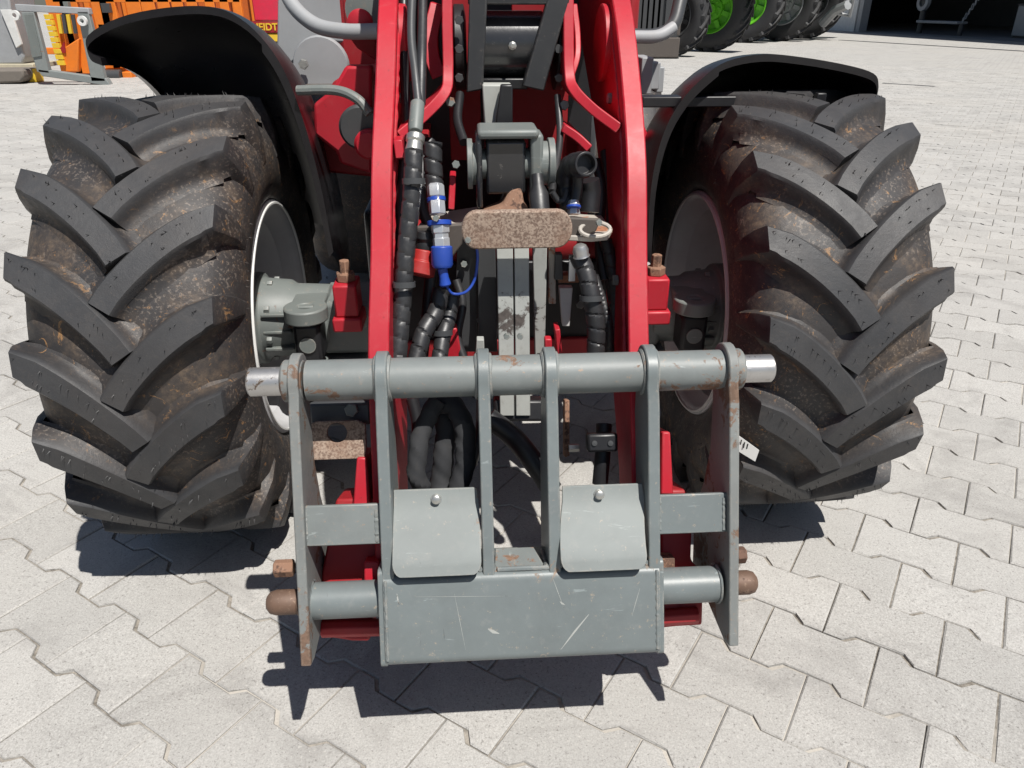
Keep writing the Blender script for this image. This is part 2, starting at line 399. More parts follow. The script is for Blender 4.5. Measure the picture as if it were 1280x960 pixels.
o = put('distant_paving', fs, m, None, sm=False); o['kind'] = 'structure'
# steel channel strips across the yard
dr = MB()
for pa, pb in (((1103, 104), (1168, 108)),):
    A, Bq = G(*pa), G(*pb); d = (Bq-A).normalized(); nn = Vector((-d.y, d.x, 0))*.035
    dr.prism([A-nn+Vector((0,0,-.006)), Bq-nn+Vector((0,0,-.006)), Bq+nn+Vector((0,0,-.006)), A+nn+Vector((0,0,-.006))], (0, 0, .01))
o = put('drain_channel', dr, STEELD); o['label'] = 'narrow dark drain slot let into the open paving at right'; o['category'] = 'drain'
dr = MB()
A, Bq = G(1050, 50), G(1330, 67); d = (Bq-A).normalized(); nn = Vector((-d.y, d.x, 0))*.10
dr.prism([A-nn+Vector((0,0,-.003)), Bq-nn+Vector((0,0,-.003)), Bq+nn+Vector((0,0,-.003)), A+nn+Vector((0,0,-.003))], (0, 0, .008))
o = put('channel_grate', dr, STEELD); o['label'] = 'long drainage grate in the paving before the workshop door'; o['category'] = 'drain'

# ------------------------------------------------------------------ the wheel loader
LD = thing('wheel_loader', 'red compact wheel loader seen head-on with fat lugged tyres and empty grey quick coupler', 'wheel loader', ORG, YAW)

# --- tyres
TR = .54
def top_r(x):
    a = abs(x); return TR-.0-.22*max(0, a-.10)**2*3.2
def body_r(x):
    a = abs(x); return .505-1.15*max(0, a-.05)**2
def tyre_mb():
    half = [(0, .505), (.05, .505), (.09, .502), (.135, .495), (.165, .484), (.189, .465), (.206, .435), (.213, .388), (.211, .355), (.203, .325), (.192, .303), (.188, .300), (.180, .285), (.172, .280)]
    prof = [(-x, r) for x, r in reversed(half)][:-1]+half
    mb = MB(); n = 120
    vs = [(x, r*cos(2*PI*k/n), r*sin(2*PI*k/n)) for x, r in prof for k in range(n)]
    fs = [(i*n+k, i*n+(k+1) % n, (i+1)*n+(k+1) % n, (i+1)*n+k) for i in range(len(prof)-1) for k in range(n)]
    return mb.add(vs, fs)
SWEEP = .40; LUGN = 18
def lug_mb(side):
    "one tread bar; runs from just past the centre line to the shoulder and down the side"
    st = []
    ns = 13
    for i in range(ns):
        s = i/(ns-1); x = -.016+.206*s; ph = SWEEP*(s**.85)*(1-.16*s*s)
        st.append((x, ph, top_r(x), body_r(x)-.012))
    rows = []
    for i, (x, ph, rt, rb) in enumerate(st):
        j0, j1 = max(i-1, 0), min(i+1, ns-1)
        dx = st[j1][0]-st[j0][0]; dp = (st[j1][1]-st[j0][1])*TR; L = math.hypot(dx, dp); nx, npn = -dp/L, dx/L
        s = i/(ns-1); wt = .0250+.005*s; wb = wt+.011
        if i >= ns-2: nx, npn = nx*.35, npn
        if i == ns-1: nx = 0
        sec = []
        for off, rr in ((-wt-.034, rb+.011), (-wt-.016, rb+.0155), (-wt-.0055, rb+.026), (-wt-.0015, rt-.006), (-wt+.0035, rt-.0003), (wt-.0035, rt-.0003), (wt+.0015, rt-.006), (wt+.0055, rb+.026), (wt+.016, rb+.0155), (wt+.034, rb+.011)):
            if abs(off) > wt+.008: off = math.copysign(wt+.006+(abs(off)-wt-.006)*(1-.8*s**4), off)
            rx = x+nx*off; sec.append((rx, ph+npn*off/TR, rr if abs(off) < wt+.004 else rr-(body_r(x)-body_r(min(rx, .195)))-.004*s))
        rows.append(sec)
    # shoulder flank
    base = rows[ns-1]; midp = st[-1][1]; HF = [0, .3, .62, .94, 1, 1, .94, .62, .3, 0]
    for (xb, rb_, xt, rt, dph, sc) in ((.190, .452, .203, .500, .010, .95), (.203, .428, .214, .455, .018, .8), (.212, .398, .2135, .405, .022, .55)):
        rows.append([(xb+(xt-xb)*HF[k], midp+dph+(q[1]-midp)*sc, rb_+(rt-rb_)*HF[k]) for k, q in enumerate(base)])
    mb = MB(); W = len(rows[0]); vs = []
    for sec in rows:
        for (x, ph, r) in sec: vs.append((side*x, -r*cos(ph), r*sin(ph)))
    fs = [(i*W+k, i*W+k+1, (i+1)*W+k+1, (i+1)*W+k) for i in range(len(rows)-1) for k in range(W-1)]
    n0 = len(vs)
    for k in range(W):   # vertical inner end
        x, ph, r = rows[0][k]; vs.append((side*(x-.004), -(min(r, .475))*cos(ph), min(r, .475)*sin(ph)))
    fs += [(k+1, k, n0+k, n0+k+1) for k in range(W-1)]
    fs.append(tuple((len(rows)-1)*W+k for k in range(W)))
    return mb.add(vs, fs)
def spew_mb():
    mb = MB(); rr = random.Random(3)
    for side in (-1, 1):
        for kk in range(LUGN):
            base = kk*2*PI/LUGN+(0 if side > 0 else PI/LUGN)
            for q in range(15):
                s = rr.random(); x = -.012+.20*s; ph = SWEEP*(s**.85)*(1-.16*s*s)+rr.choice((-1, 1))*.028+base
                r0 = top_r(x)-.001; h = rr.uniform(.005, .013); wd = .0013
                p = Vector((side*x, -r0*cos(ph), r0*sin(ph))); nrm = Vector((0, -cos(ph), sin(ph)))
                tip = p+nrm*h+Vector((rr.uniform(-.005, .005), 0, rr.uniform(-.005, .002)))
                a = Vector((1, 0, 0))*wd; b = nrm.cross(Vector((1, 0, 0)))*wd
                mb.add([p+a, p-a*.5+b, p-a*.5-b, tip], [(0, 1, 3), (1, 2, 3), (2, 0, 3)])
        for q in range(420):   # hairs on the sidewall
            ph = rr.uniform(0, 2*PI); r0 = rr.uniform(.30, .44); x0 = .211-abs(r0-.388)*.35
            p = Vector((side*x0, -r0*cos(ph), r0*sin(ph))); tip = p+Vector((side*rr.uniform(.006, .013), rr.uniform(-.004, .004), rr.uniform(-.004, .004)))
            wd = .0009; a = Vector((0, cos(ph), -sin(ph)))*wd; b = Vector((0, sin(ph), cos(ph)))*wd
            mb.add([p+a, p-a*.5+b, p-a*.5-b, tip], [(0, 1, 3), (1, 2, 3), (2, 0, 3)])
    return mb
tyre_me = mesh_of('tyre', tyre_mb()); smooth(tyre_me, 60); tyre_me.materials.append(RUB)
lug_me = {}
for sd in (1, -1):
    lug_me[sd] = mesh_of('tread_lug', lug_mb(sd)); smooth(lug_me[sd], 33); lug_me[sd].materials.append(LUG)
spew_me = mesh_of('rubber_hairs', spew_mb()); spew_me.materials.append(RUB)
# rim seen from the machine side: dished barrel; local +x = towards the machine's middle
def rim_mb():
    prof = [(.180, .300), (.192, .298), (.195, .290), (.190, .281), (.178, .276), (.160, .268), (.145, .252), (.09, .246), (.04, .240), (.03, .228), (-.02, .222), (-.06, .215), (-.075, .19), (-.07, .15), (-.06, .10), (-.06, .0005)]
    mb = MB(); n = 72
    vs = [(x, r*cos(2*PI*k/n), r*sin(2*PI*k/n)) for x, r in prof for k in range(n)]
    fs = [(i*n+k, i*n+(k+1) % n, (i+1)*n+(k+1) % n, (i+1)*n+k) for i in range(len(prof)-1) for k in range(n)]
    mb.add(vs, fs)
    # outer face barrel
    prof = [(-.19, .300), (-.2, .298), (-.2, .285), (-.16, .268), (-.12, .252), (-.085, .225), (-.085, .0005)]
    vs = [(x, r*cos(2*PI*k/n), r*sin(2*PI*k/n)) for x, r in prof for k in range(n)]
    fs = [(i*n+k, i*n+(k+1) % n, (i+1)*n+(k+1) % n, (i+1)*n+k) for i in range(len(prof)-1) for k in range(n)]
    return mb.add(vs, fs)
rim_me = mesh_of('rim', rim_mb()); smooth(rim_me, 40); rim_me.materials.append(SILVER)
for sgn, roll, WX, WY, XB, XRD in ((-1, 3.0, .757, 0, -.475, -.375), (1, -5.0, .712, .03, .475, .375)):
    ty = link(bpy.data.objects.new('tyre', tyre_me)); ty.parent = LD; ty.location = (sgn*WX, WY, TR-.004); ty['label'] = 'left-hand chunky front tyre' if sgn < 0 else 'right-hand chunky front tyre'
    for side in (1, -1):
        for k in range(LUGN):
            lg = link(bpy.data.objects.new('tread_lug', lug_me[side])); lg.parent = ty
            # chevron: the two rows are half a pitch apart
            a = k*2*PI/LUGN+(0 if side*sgn < 0 else PI/LUGN)+R(roll+1)
            lg.rotation_euler = (-a, 0, 0)
    sp = link(bpy.data.objects.new('rubber_hairs', spew_me)); sp.parent = ty; sp['kind'] = 'stuff'; sp.rotation_euler = (-R(roll+1)-(PI/LUGN if sgn > 0 else 0), 0, 0)
    rm = link(bpy.data.objects.new('rim', rim_me)); rm.parent = LD; rm.location = (sgn*WX, WY, TR-.004)
    rm.rotation_euler = (0, 0, 0 if sgn < 0 else PI)
    lp_ = MB(); lp_.lathe((sgn*WX-sgn*.185, WY, TR-.004), (-sgn, 0, 0), [(.004, .287), (.004, .2925), (.0140, .2915), (.0140, .2875), (.004, .287)], 72, cap=False)
    lo_ = put('rim_lip', lp_, WHITE, LD)
    # weights of the hub
    hb = MB(); z = TR-.004; x0 = sgn*WX
    hb.lathe((x0-sgn*.02, 0, z), (-sgn, 0, 0), [(.04, .118), (.13, .118), (.135, .104), (.20, .098), (.215, .088), (.30, .084), (.305, .07), (.34, .07)], 40)
    put('hub_housing', hb, AXLE, LD, bevel=.003)
    ax = MB(); xa = x0-sgn*.30
    ax.prism([(xa, -.075, z-.075), (xa, .08, z-.085), (xa, .08, z+.07), (xa, -.075, z+.065)], (-sgn*.30, 0, 0))
    ax.prism([(xa+sgn*.02, -.1, z-.11), (xa+sgn*.02, .05, z-.11), (xa+sgn*.02, .05, z-.085), (xa+sgn*.02, -.1, z-.085)], (-sgn*.13, 0, 0))
    axo = put('axle_arm', ax, AXLE, LD, bevel=.012)
    for kq in range(8):
        aq = 2*PI*kq/8+.2; put('hub_bolt', MB().hexa((x0-sgn*.172, .101*cos(aq), z+.101*sin(aq)), (-sgn, 0, 0), .009, .012), AXLE, axo)
    for kq in (-1, 0, 1): put('casting_rib', MB().box((x0-sgn*.2-.035, -.104, z+kq*.045-.004), (x0-sgn*.2+.035, -.06, z+kq*.045+.004)), AXLE, axo, bevel=.002)
    # steering eye bracket
    br_ = MB(); xb = XB+sgn*.03
    ou = [(xb+.05*cos(t_)-sgn*.03, -.13+.05*sin(t_), 0) for t_ in [PI*2*i/18 for i in range(18)]]
    eye = MB(); eye.lathe((xb-sgn*.03, -.13, z+.045), (0, 0, 1), [(0, .018), (0, .052), (.035, .052), (.035, .018), (0, .018)], 24, cap=False)
    eye.box((xb-sgn*.03-.04, -.13, z+.045), (xb-sgn*.03+.04, -.03, z+.078))
    put('steering_eye', eye, AXLE, axo, bevel=.004)
    lt = MB(); lt.box((xb-sgn*.03-.033, -.155, z-.06), (xb-sgn*.03+.033, -.08, z+.04)); lo = put('clevis', lt, DARK, axo, bevel=.01)
    el = MB(); el.lathe((xb-sgn*.03, -.1555, z-.012), (0, -1, 0), [(0, .02), (.004, .02), (.004, .0005)], 18); put('grease_cap', el, AXLE, axo)
    rb = MB(); xr = XRD
    rb.box((xr-.035, -.16, z+.02), (xr+.035, -.05, z+.055)); rb.box((xr-.028, -.15, z+.055), (xr+.028, -.07, z+.135))
    ro = put('mounting_block', rb, RED, LD, bevel=.005)
    rb = MB(); rb.lathe((xr, -.11, z+.135), (0, 0, 1), [(0, .024), (.02, .024), (.02, .013), (.05, .013)], 6); put('bolt', rb, RUST, ro, bevel=.002)

# centre of the axle, behind the coupler
cx = MB(); cx.lathe((-.16, .02, TR), (1, 0, 0), [(0, .085), (.05, .12), (.12, .15), (.2, .15), (.27, .12), (.32, .085)], 30)
put('differential_housing', cx, STEELD, LD, bevel=.003)

# --- fenders (own cross section at the front edge, swept over the wheel)
def fender(name, sgn, sec, cz, a0, a1, lab):
    mb = MB(); n = 26; m_ = len(sec); th = .016
    vs = []
    for layer in (0, 1):
        for i in range(n+1):
            a = a0+(a1-a0)*i/n
            for k, (x, r) in enumerate(sec):
                rr = r-(th if layer else 0); xx = x
                if layer and k > m_*.6: xx = x-th*sgn*-1 if False else x+sgn*th*.8
                vs.append((sgn*0+xx, -rr*cos(a), cz+rr*sin(a)))
    L = (n+1)*m_
    fs = [(i*m_+k, i*m_+k+1, (i+1)*m_+k+1, (i+1)*m_+k) for i in range(n) for k in range(m_-1)]
    fs += [(L+(i+1)*m_+k, L+(i+1)*m_+k+1, L+i*m_+k+1, L+i*m_+k) for i in range(n) for k in range(m_-1)]
    fs += [(k, L+k, L+k+1, k+1) for k in range(m_-1)]+[(n*m_+k+1, L+n*m_+k+1, L+n*m_+k, n*m_+k) for k in range(m_-1)]
    for k in (0, m_-1): fs += [(i*m_+k, (i+1)*m_+k, L+(i+1)*m_+k, L+i*m_+k) for i in range(n)]
    mb.add(vs, fs); return put(name, mb, FEND, LD, ang=50, label=lab)
def secpts(lst, y):
    out = []
    for px, py in lst:
        p = M(px, py, y); out.append((p.x, p.z-(TR)))
    return out
def dens(s, n=4):
    P = bez([(a, b, 0) for a, b in s], n); return [(p.x, p.y) for p in P]
fl = secpts([(128, 72), (113, 64), (112, 44), (150, 22), (205, 10), (262, 8), (300, 22), (335, 55), (362, 100), (385, 165), (403, 235), (418, 312)], .02)
fender('left_fender'.replace('left_', ''), -1, dens(fl), TR, R(91), R(175), 'taller glossy black fender over the left tyre')
fr = secpts([(1076, 120), (1090, 118), (1093, 104), (1087, 91), (1056, 81), (1000, 71), (950, 67), (905, 76), (876, 96), (848, 126), (826, 168), (812, 230), (806, 320)], .02)
fender('fender', 1, dens(fr), TR, R(90), R(175), 'lower glossy black fender over the right tyre')
fb = MB(); p = M(803, 128, .02); q = M(1024, 138, .02); fb.box((p.x, .02, p.z-.012), (q.x, .07, p.z+.012)); fb.box((q.x-.02, .0, p.z-.02), (q.x+.004, .02, p.z+.02)); put('fender_bracket', fb, DARK, LD, bevel=.003)
fb = MB(); p = M(372, 118, -.02)
fb.tube(bez([M(372, 113, .0), M(420, 113, -.02), M(447, 124, -.04), M(462, 142, -.05)], 8), .011, 10); put('fender_bracket', fb, AXLE, LD)

# --- boom arms
def arm(sgn):
    if sgn < 0: px = [(473, 443), (476, 315), (477, 200), (481.5, 100), (485, 0)]
    else: px = [(799, 443), (797, 315), (796, 200), (789, 100), (777, 0)]
    ys = [-.63, -.535, -.45, -.335, -.19]
    fr_ = [M(a, b, y) for (a, b), y in zip(px, ys)]
    xm = sum(p.x for p in fr_)/5
    front = [(-.80, .31), (-.765, .40), (-.70, .56)]+[(p.y, p.z) for p in fr_]+[(.1, 1.44), (.6, 1.76), (.95, 1.86)]
    back = [(1.0, 1.68), (.7, 1.55), (.25, 1.22), (-.02, 1.06), (-.18, .93), (-.28, .80), (-.36, .66), (-.47, .55), (-.58, .42), (-.64, .31)]
    xs = [fr_[0].x]*3+[p.x for p in fr_]+[fr_[-1].x]*3
    th = .0185; mb = MB()
    F = bez([(xs[i], a, b) for i, (a, b) in enumerate(front)], 4); B_ = [(xm, a, b) for a, b in back]
    pts = F+[Vector(p) for p in B_]
    n = len(pts); vs = [p+Vector((-th, 0, 0)) for p in pts]+[p+Vector((th, 0, 0)) for p in pts]
    fs = [tuple(range(n)), tuple(range(2*n-1, n-1, -1))]+[(i, (i+1) % n, n+(i+1) % n, n+i) for i in range(n)]
    mb.add(vs, fs)
    o = put('boom_arm', mb, RED, LD, bevel=.003, ang=30)
    # round boss welded on the inner face
    bo = MB(); c = M(757 if sgn > 0 else 508, 55, -.16)
    x = fr_[-1].x-sgn*th
    bo.lathe((x, c.y+.02, c.z), (-sgn, 0, 0), [(0, .075), (.012, .075), (.015, .07), (.015, .0005)], 32); put('pivot_boss', bo, RED, o)
    return o, fr_
    
armL, afl = arm(-1); armR, afr = arm(1)
XL = afl[2].x; XR = afr[2].x
for arm_, fr_, sg in ((armL, afl, 1), (armR, afr, -1)):
    P = bez([Vector((p.x+sg*.0188, p.y+.035, p.z-.012)) for p in fr_], 14)
    put('weld_seam', MB().tube(P, lambda t_, a, L: .0035+.0012*sin(L*650), 6), RED, arm_)
    for q_ in (.2, .75):
        p = P[int(len(P)*q_)]; put('bolt', MB().hexa(p+Vector((0, .05, -.03)), (sg, 0, 0), .011, .010), AXLE, arm_)
# upper cross tube and lower cross tube tie the arms
ct = MB().cyl((XL, -.25, .80), (XR, -.25, .80), .05, 28); put('boom_cross_tube', ct, RED_D, LD)
ct = MB().cyl((XL, .62, 1.62), (XR, .62, 1.62), .07, 28); put('boom_cross_tube', ct, RED_D, LD)
# folded red bracket edges inside the arms
def strip(pxs, y0, y1, wd, dep=.16, mat=RED, name='link_bracket', parent=LD, ys=None):
    "bent plate seen edge on: centre line in the photograph, wd thick, dep deep"
    n = len(pxs); P = [M(a, b, y0+(y1-y0)*i/(n-1) if ys is None else ys[i]) for i, (a, b) in enumerate(pxs)]
    P = bez(P, 5); m_ = len(P); vs = []
    for i, p in enumerate(P):
        t_ = (P[min(i+1, m_-1)]-P[max(i-1, 0)]); nv = Vector((t_.z, 0, -t_.x)).normalized()*(wd/2)
        for s_, d_ in ((-1, 0), (1, 0), (1, dep), (-1, dep)): vs.append(p+nv*s_+Vector((0, d_, 0)))
    fs = [(i*4+k, i*4+(k+1) % 4, (i+1)*4+(k+1) % 4, (i+1)*4+k) for i in range(m_-1) for k in range(4)]
    fs += [(3, 2, 1, 0), tuple((m_-1)*4+k for k in range(4))]
    return put(name, MB().add(vs, fs), mat, parent, bevel=.002)
strip([(559, -40), (559, 30), (560, 90), (556, 116), (530, 145), (500, 170)], -.22, -.38, .020)
strip([(711, -40), (711, 30), (712, 90), (718, 112), (742, 137), (774, 161)], -.22, -.38, .020)
strip([(547, 5), (539, 40), (540, 70), (549, 96)], -.12, -.2, .03, .1)
strip([(718, 5), (722, 40), (722, 70), (714, 96)], -.12, -.2, .012, .1)
strip([(704, 160), (722, 172), (737, 186)], -.33, -.36, .016, .08)
strip([(566, 220), (564, 262)], -.40, -.42, .012, .05)
strip([(497, 175), (500, 198)], -.43, -.44, .016, .05)
# red boom panels between arms, dark behind
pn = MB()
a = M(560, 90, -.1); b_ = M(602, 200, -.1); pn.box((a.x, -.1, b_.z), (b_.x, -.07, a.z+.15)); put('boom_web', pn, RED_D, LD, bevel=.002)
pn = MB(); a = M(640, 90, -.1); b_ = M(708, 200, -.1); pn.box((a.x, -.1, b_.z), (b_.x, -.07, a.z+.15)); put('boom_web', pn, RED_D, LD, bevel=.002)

# --- tilt cylinder and link plates
a = M(598, 55, -.17); b_ = M(678, 55, -.17)
tc = MB(); tc.cyl((a.x, -.17, a.z), (b_.x, -.17, b_.z), .062, 40, .004); tco = put('link_drum', tc, GLOSSD, LD)
tc = MB(); tc.lathe((a.x*.5+b_.x*.5, -.235, a.z), (0, -1, 0), [(0, .008), (.006, .008), (.008, .004), (.012, .004)], 8); put('grease_nipple', tc, BOLTM, tco)
def linkplate(quad, y0, y1, dep=.03, mat=LINKD, name='link_plate'):
    P = [M(q[0], q[1], y0 if q[1] < 60 else y1) for q in quad]
    return put(name, MB().prism(P, (0, dep, 0)), mat, LD, bevel=.003)
linkplate([(588, -40), (611, -40), (604, 112), (583, 116)], -.24, -.26)
linkplate([(696, -40), (722, -40), (680, 114), (653, 108)], -.24, -.26)
linkplate([(585, -20), (712, -20), (712, 6), (585, 6)], -.24, -.24, .04)
linkplate([(601, 98), (660, 98), (660, 112), (601, 112)], -.22, -.22, .06, DARK, 'cylinder_seal')
linkplate([(603, 106), (640, 106), (637, 168), (606, 168)], -.235, -.28, .05, paint('sunlit_bracket_paint', (.42, .43, .40), .6, dirt=.3), 'tilt_rod_bracket')  # sun on this plate put into a paler paint
linkplate([(626, 106), (641, 106), (641, 170), (617, 170)], -.262, -.305, .02, DARK, 'bracket_shade_strip')  # no real part: shade on the bracket modelled as a dark strip

for (x0_, x1_) in ((566, 583), (690, 705)):
    a = M(x0_, 60, -.14); b_ = M(x1_, 60, -.14)
    put('link_bush', MB().lathe((a.x, -.14, a.z), (1, 0, 0), [(0, .055), (.004, .082), (b_.x-a.x-.004, .082), (b_.x-a.x, .06)], 32), DARK, LD, bevel=.002)
    for q_ in range(3): put('bolt', MB().hexa(M(x0_+8, 25+q_*36, -.235), (0, -1, 0), .009, .012), STEELD, LD)
# --- pivot knuckle above the rusty plate
a = M(584, 205, -.40); b_ = M(692, 205, -.40)
kn = MB(); kn.lathe((a.x, -.40, a.z), (1, 0, 0), [(0, .030), (0, .046), (.010, .046), (.010, .038), (.022, .038), (.022, .030)], 32)
kn.cyl((a.x, -.40, a.z), (b_.x, -.40, a.z), .028, 28, .002)
kn.lathe((b_.x, -.40, a.z), (-1, 0, 0), [(0, .030), (0, .046), (.012, .046), (.012, .040), (.03, .040), (.03, .030)], 32)
kno = put('knuckle_pin', kn, AXLE, LD, bevel=.002)
def kplate(x0, x1, ytop, ybot, mat, nm, y=-.44, dep=.07):
    p = M(x0, ytop, y); q = M(x1, ybot, y)
    return put(nm, MB().box((p.x, y, q.z), (q.x, y+dep, p.z)), mat, LD, bevel=.006)
kplate(594, 604, 168, 262, GLOSSD, 'knuckle_cheek'); kplate(664, 678, 168, 262, AXLE, 'knuckle_cheek')
kplate(597, 674, 163, 174, AXLE, 'knuckle_bridge', -.445, .10)
kb = kplate(607, 657, 176, 243, GLOSSD, 'knuckle_block', -.43, .08)
rn = MB().prism([M(638, 236, -.43), M(652, 232, -.43), M(655, 254, -.44), M(664, 268, -.45), M(602, 268, -.45), M(628, 257, -.44)], (0, .05, 0)); put('rusty_neck', rn, RUST, LD, bevel=.006)
# coarse rubber boot
rb = MB(); rb.lathe(M(675, 266, -.5), Vector(M(672, 225, -.47))-Vector(M(675, 266, -.5)), [(0, .018), (.035, .018), (.05, .011), (.07, .011)], 18); put('rubber_boot', rb, HOSE, LD)

# --- rusty oval plate and the bracket behind it
a = M(576, 265, -.56); b_ = M(715, 310, -.56); hh = (a.z-b_.z)/2; zc = (a.z+b_.z)/2
ou = []
for i in range(13):
    t_ = PI/2+PI*i/12; ou.append((a.x+hh*.8+hh*.8*cos(t_), -.56, zc+hh*sin(t_)))
for i in range(13):
    t_ = -PI/2+PI*i/12; ou.append((b_.x-hh*.8+hh*.8*cos(t_), -.56, zc+hh*sin(t_)))
put('rusty_oval_plate', MB().prism(ou, (0, .018, 0)), SPECK, LD, bevel=.003, label='rusty oval stop plate')
BRK = paint('bracket_steel', (.42, .385, .34), .6, wear=.3, dirt=.6)
def hplate(pts, z0, name, th=.010, mat=BRK):
    P = []
    for px, py in pts:
        c = MI @ Vector((0, 0, CAM_H)); r_ = MI.to_3x3() @ ray(px, py); t_ = (z0-c.z)/r_.z; P.append(c+r_*t_)
    return put(name, MB().prism(P, (0, 0, -th)), mat, LD, bevel=.002)
zb = M(640, 303, -.54).z
hplate([(527, 276), (545, 266), (597, 258), (600, 285), (560, 285), (530, 288), (513, 300), (516, 290)], zb, 'hose_bracket')
hplate([(700, 266), (752, 269), (757, 276), (766, 285), (760, 294), (740, 296), (700, 294)], zb, 'hose_bracket')
# front faces below plates
linkplate([(516, 284), (580, 280), (578, 305), (560, 330), (545, 312), (522, 308)], -.5, -.5, .012, BROWN, 'bracket_gusset')
linkplate([(705, 272), (752, 274), (745, 290), (712, 300)], -.5, -.5, .01, BROWN, 'bracket_gusset')
lp = MB(); cc = M(744, 287, -.505); lp.tube([(cc.x+.028*cos(t_), cc.y+.012*sin(t_), cc.z+.010*sin(t_)) for t_ in [2*PI*i/20 for i in range(21)]], .004, 8, cap=False); put('tie_loop', lp, BRK, LD)

# --- vertical flat bars under the plate
def vbar(x0, x1, x2, x3, yt, yb, y, mat, nm='guide_bar', dep=.02, y2=None):
    P = [M(x0, yt, y), M(x1, yt, y), M(x3, yb, y if y2 is None else y2), M(x2, yb, y if y2 is None else y2)]
    return put(nm, MB().prism(P, (0, dep, 0)), mat, LD, bevel=.0015)
vbar(621, 641, 625, 643, 300, 520, -.49, BAR, y2=-.56)
vbar(643, 661, 645, 663, 300, 520, -.49, BAR, y2=-.56)
vbar(666, 684, 669, 681, 300, 450, -.46, BAR)
vbar(571, 596, 569, 596, 300, 440, -.40, STEELD); vbar(597, 619, 598, 622, 300, 440, -.43, STEELD)
vbar(686, 694, 686, 695, 290, 380, -.44, BRK)
vbar(596, 605, 594, 606, 425, 450, -.50, BAR)
vbar(699, 716, 703, 712, 360, 408, -.42, WHITE, 'lever')
put('lever_pivot', MB().box(tuple(M(698, 354, -.43)), tuple(M(722, 338, -.40))), BRK, LD, bevel=.002)
vbar(694, 703, 693, 704, 318, 350, -.45, STEELD, 'valve_body')
red1 = strip([(697, 412), (700, 446)], -.50, -.50, .010, .04)
linkplate([(681, 424), (690, 424), (690, 450), (681, 450)], -.5, -.5, .02, RED, 'spring_tab')
linkplate([(558, 412), (571, 410), (578, 450), (556, 450)], -.48, -.48, .03, RED, 'spring_tab')
# front plate of the chassis behind the bars (dark) and red lower member
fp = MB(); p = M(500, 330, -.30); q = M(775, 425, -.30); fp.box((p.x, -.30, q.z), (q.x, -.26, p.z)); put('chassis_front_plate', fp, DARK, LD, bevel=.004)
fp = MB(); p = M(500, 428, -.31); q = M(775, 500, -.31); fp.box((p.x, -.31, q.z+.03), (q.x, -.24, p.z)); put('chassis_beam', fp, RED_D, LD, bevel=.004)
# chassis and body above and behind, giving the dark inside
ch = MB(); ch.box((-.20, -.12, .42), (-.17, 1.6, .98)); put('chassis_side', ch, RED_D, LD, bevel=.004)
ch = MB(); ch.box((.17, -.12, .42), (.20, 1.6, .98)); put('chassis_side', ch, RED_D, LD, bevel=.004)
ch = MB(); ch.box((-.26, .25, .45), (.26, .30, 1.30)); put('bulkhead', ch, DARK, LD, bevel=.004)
ch = MB(); ch.box((-.42, .62, .40), (.42, 2.6, .66)); ch.box((-.34, .62, .66), (.34, 2.6, 1.02)); put('rear_frame', ch, STEELD, LD, bevel=.02)
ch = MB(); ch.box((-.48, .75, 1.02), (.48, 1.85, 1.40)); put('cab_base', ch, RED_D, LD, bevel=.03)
ch = MB(); ch.box((-.52, .85, 1.40), (.52, 1.9, 2.35)); put('cab', ch, DARK, LD, bevel=.06)  # out of view, added overhead to darken the linkage below
ch = MB(); ch.prism([(-.225, -.10, 1.50), (-.225, .14, 1.36), (-.225, .20, 1.40), (-.225, -.02, 1.62)], (.43, 0, 0)); put('boom_shade_plate', ch, RED_D, LD, bevel=.006)  # unseen plate added between the arms to shade the inside
# rear wheels
for s in (-1, 1):
    rt = link(bpy.data.objects.new('rear_tyre', tyre_me)); rt.parent = LD; rt.location = (s*.60, 1.95, TR-.004)

# red body piece on the left behind the arm
pr = [M(465, 82, .12), M(432, 82, .12), M(415, 112, .12), M(392, 130, .12), M(392, 168, .12), M(420, 190, .12), M(425, 205, .12), M(465, 218, .12)]
put('front_frame_cheek', MB().prism(pr, (0, .05, 0)), RED, LD, bevel=.008)
pr = [M(418, 100, .2), M(392, 140, .2), M(400, 215, .2), M(470, 222, .2), M(470, 90, .2)]
put('front_frame_web', MB().prism(pr, (0, .4, 0)), RED_D, LD, bevel=.008)
c_ = M(452, 158, .08); put('pivot_cover', MB().lathe(c_, (0, -1, 0), [(0, .052), (.02, .052), (.026, .046), (.026, .0005)], 36), STEELD, LD)
c_ = M(461, 181, .03); put('frame_knob', MB().lathe(c_, (0, -1, 0), [(-.03, .035), (0, .035), (.008, .028), (.012, .0005)], 28), RED, LD)
# grey handrails
def rail(pxs, ys, r=.016, mat=AXLE):
    return put('grab_rail', MB().tube(bez([M(a, b, y) for (a, b), y in zip(pxs, ys)], 10), r, 18), mat, LD)
rail([(352, -45), (362, 0), (392, 30), (430, 39), (474, 39)], [.25, .2, .15, .12, .1], .0175, LGREY)
rail([(868, -50), (852, -5), (842, 30), (822, 44), (790, 45)], [.25, .2, .15, .12, .1], .0165, STEELD)
rail([(842, 34), (822, 45), (790, 46)], [.12, .10, .08], .014, LGREY)
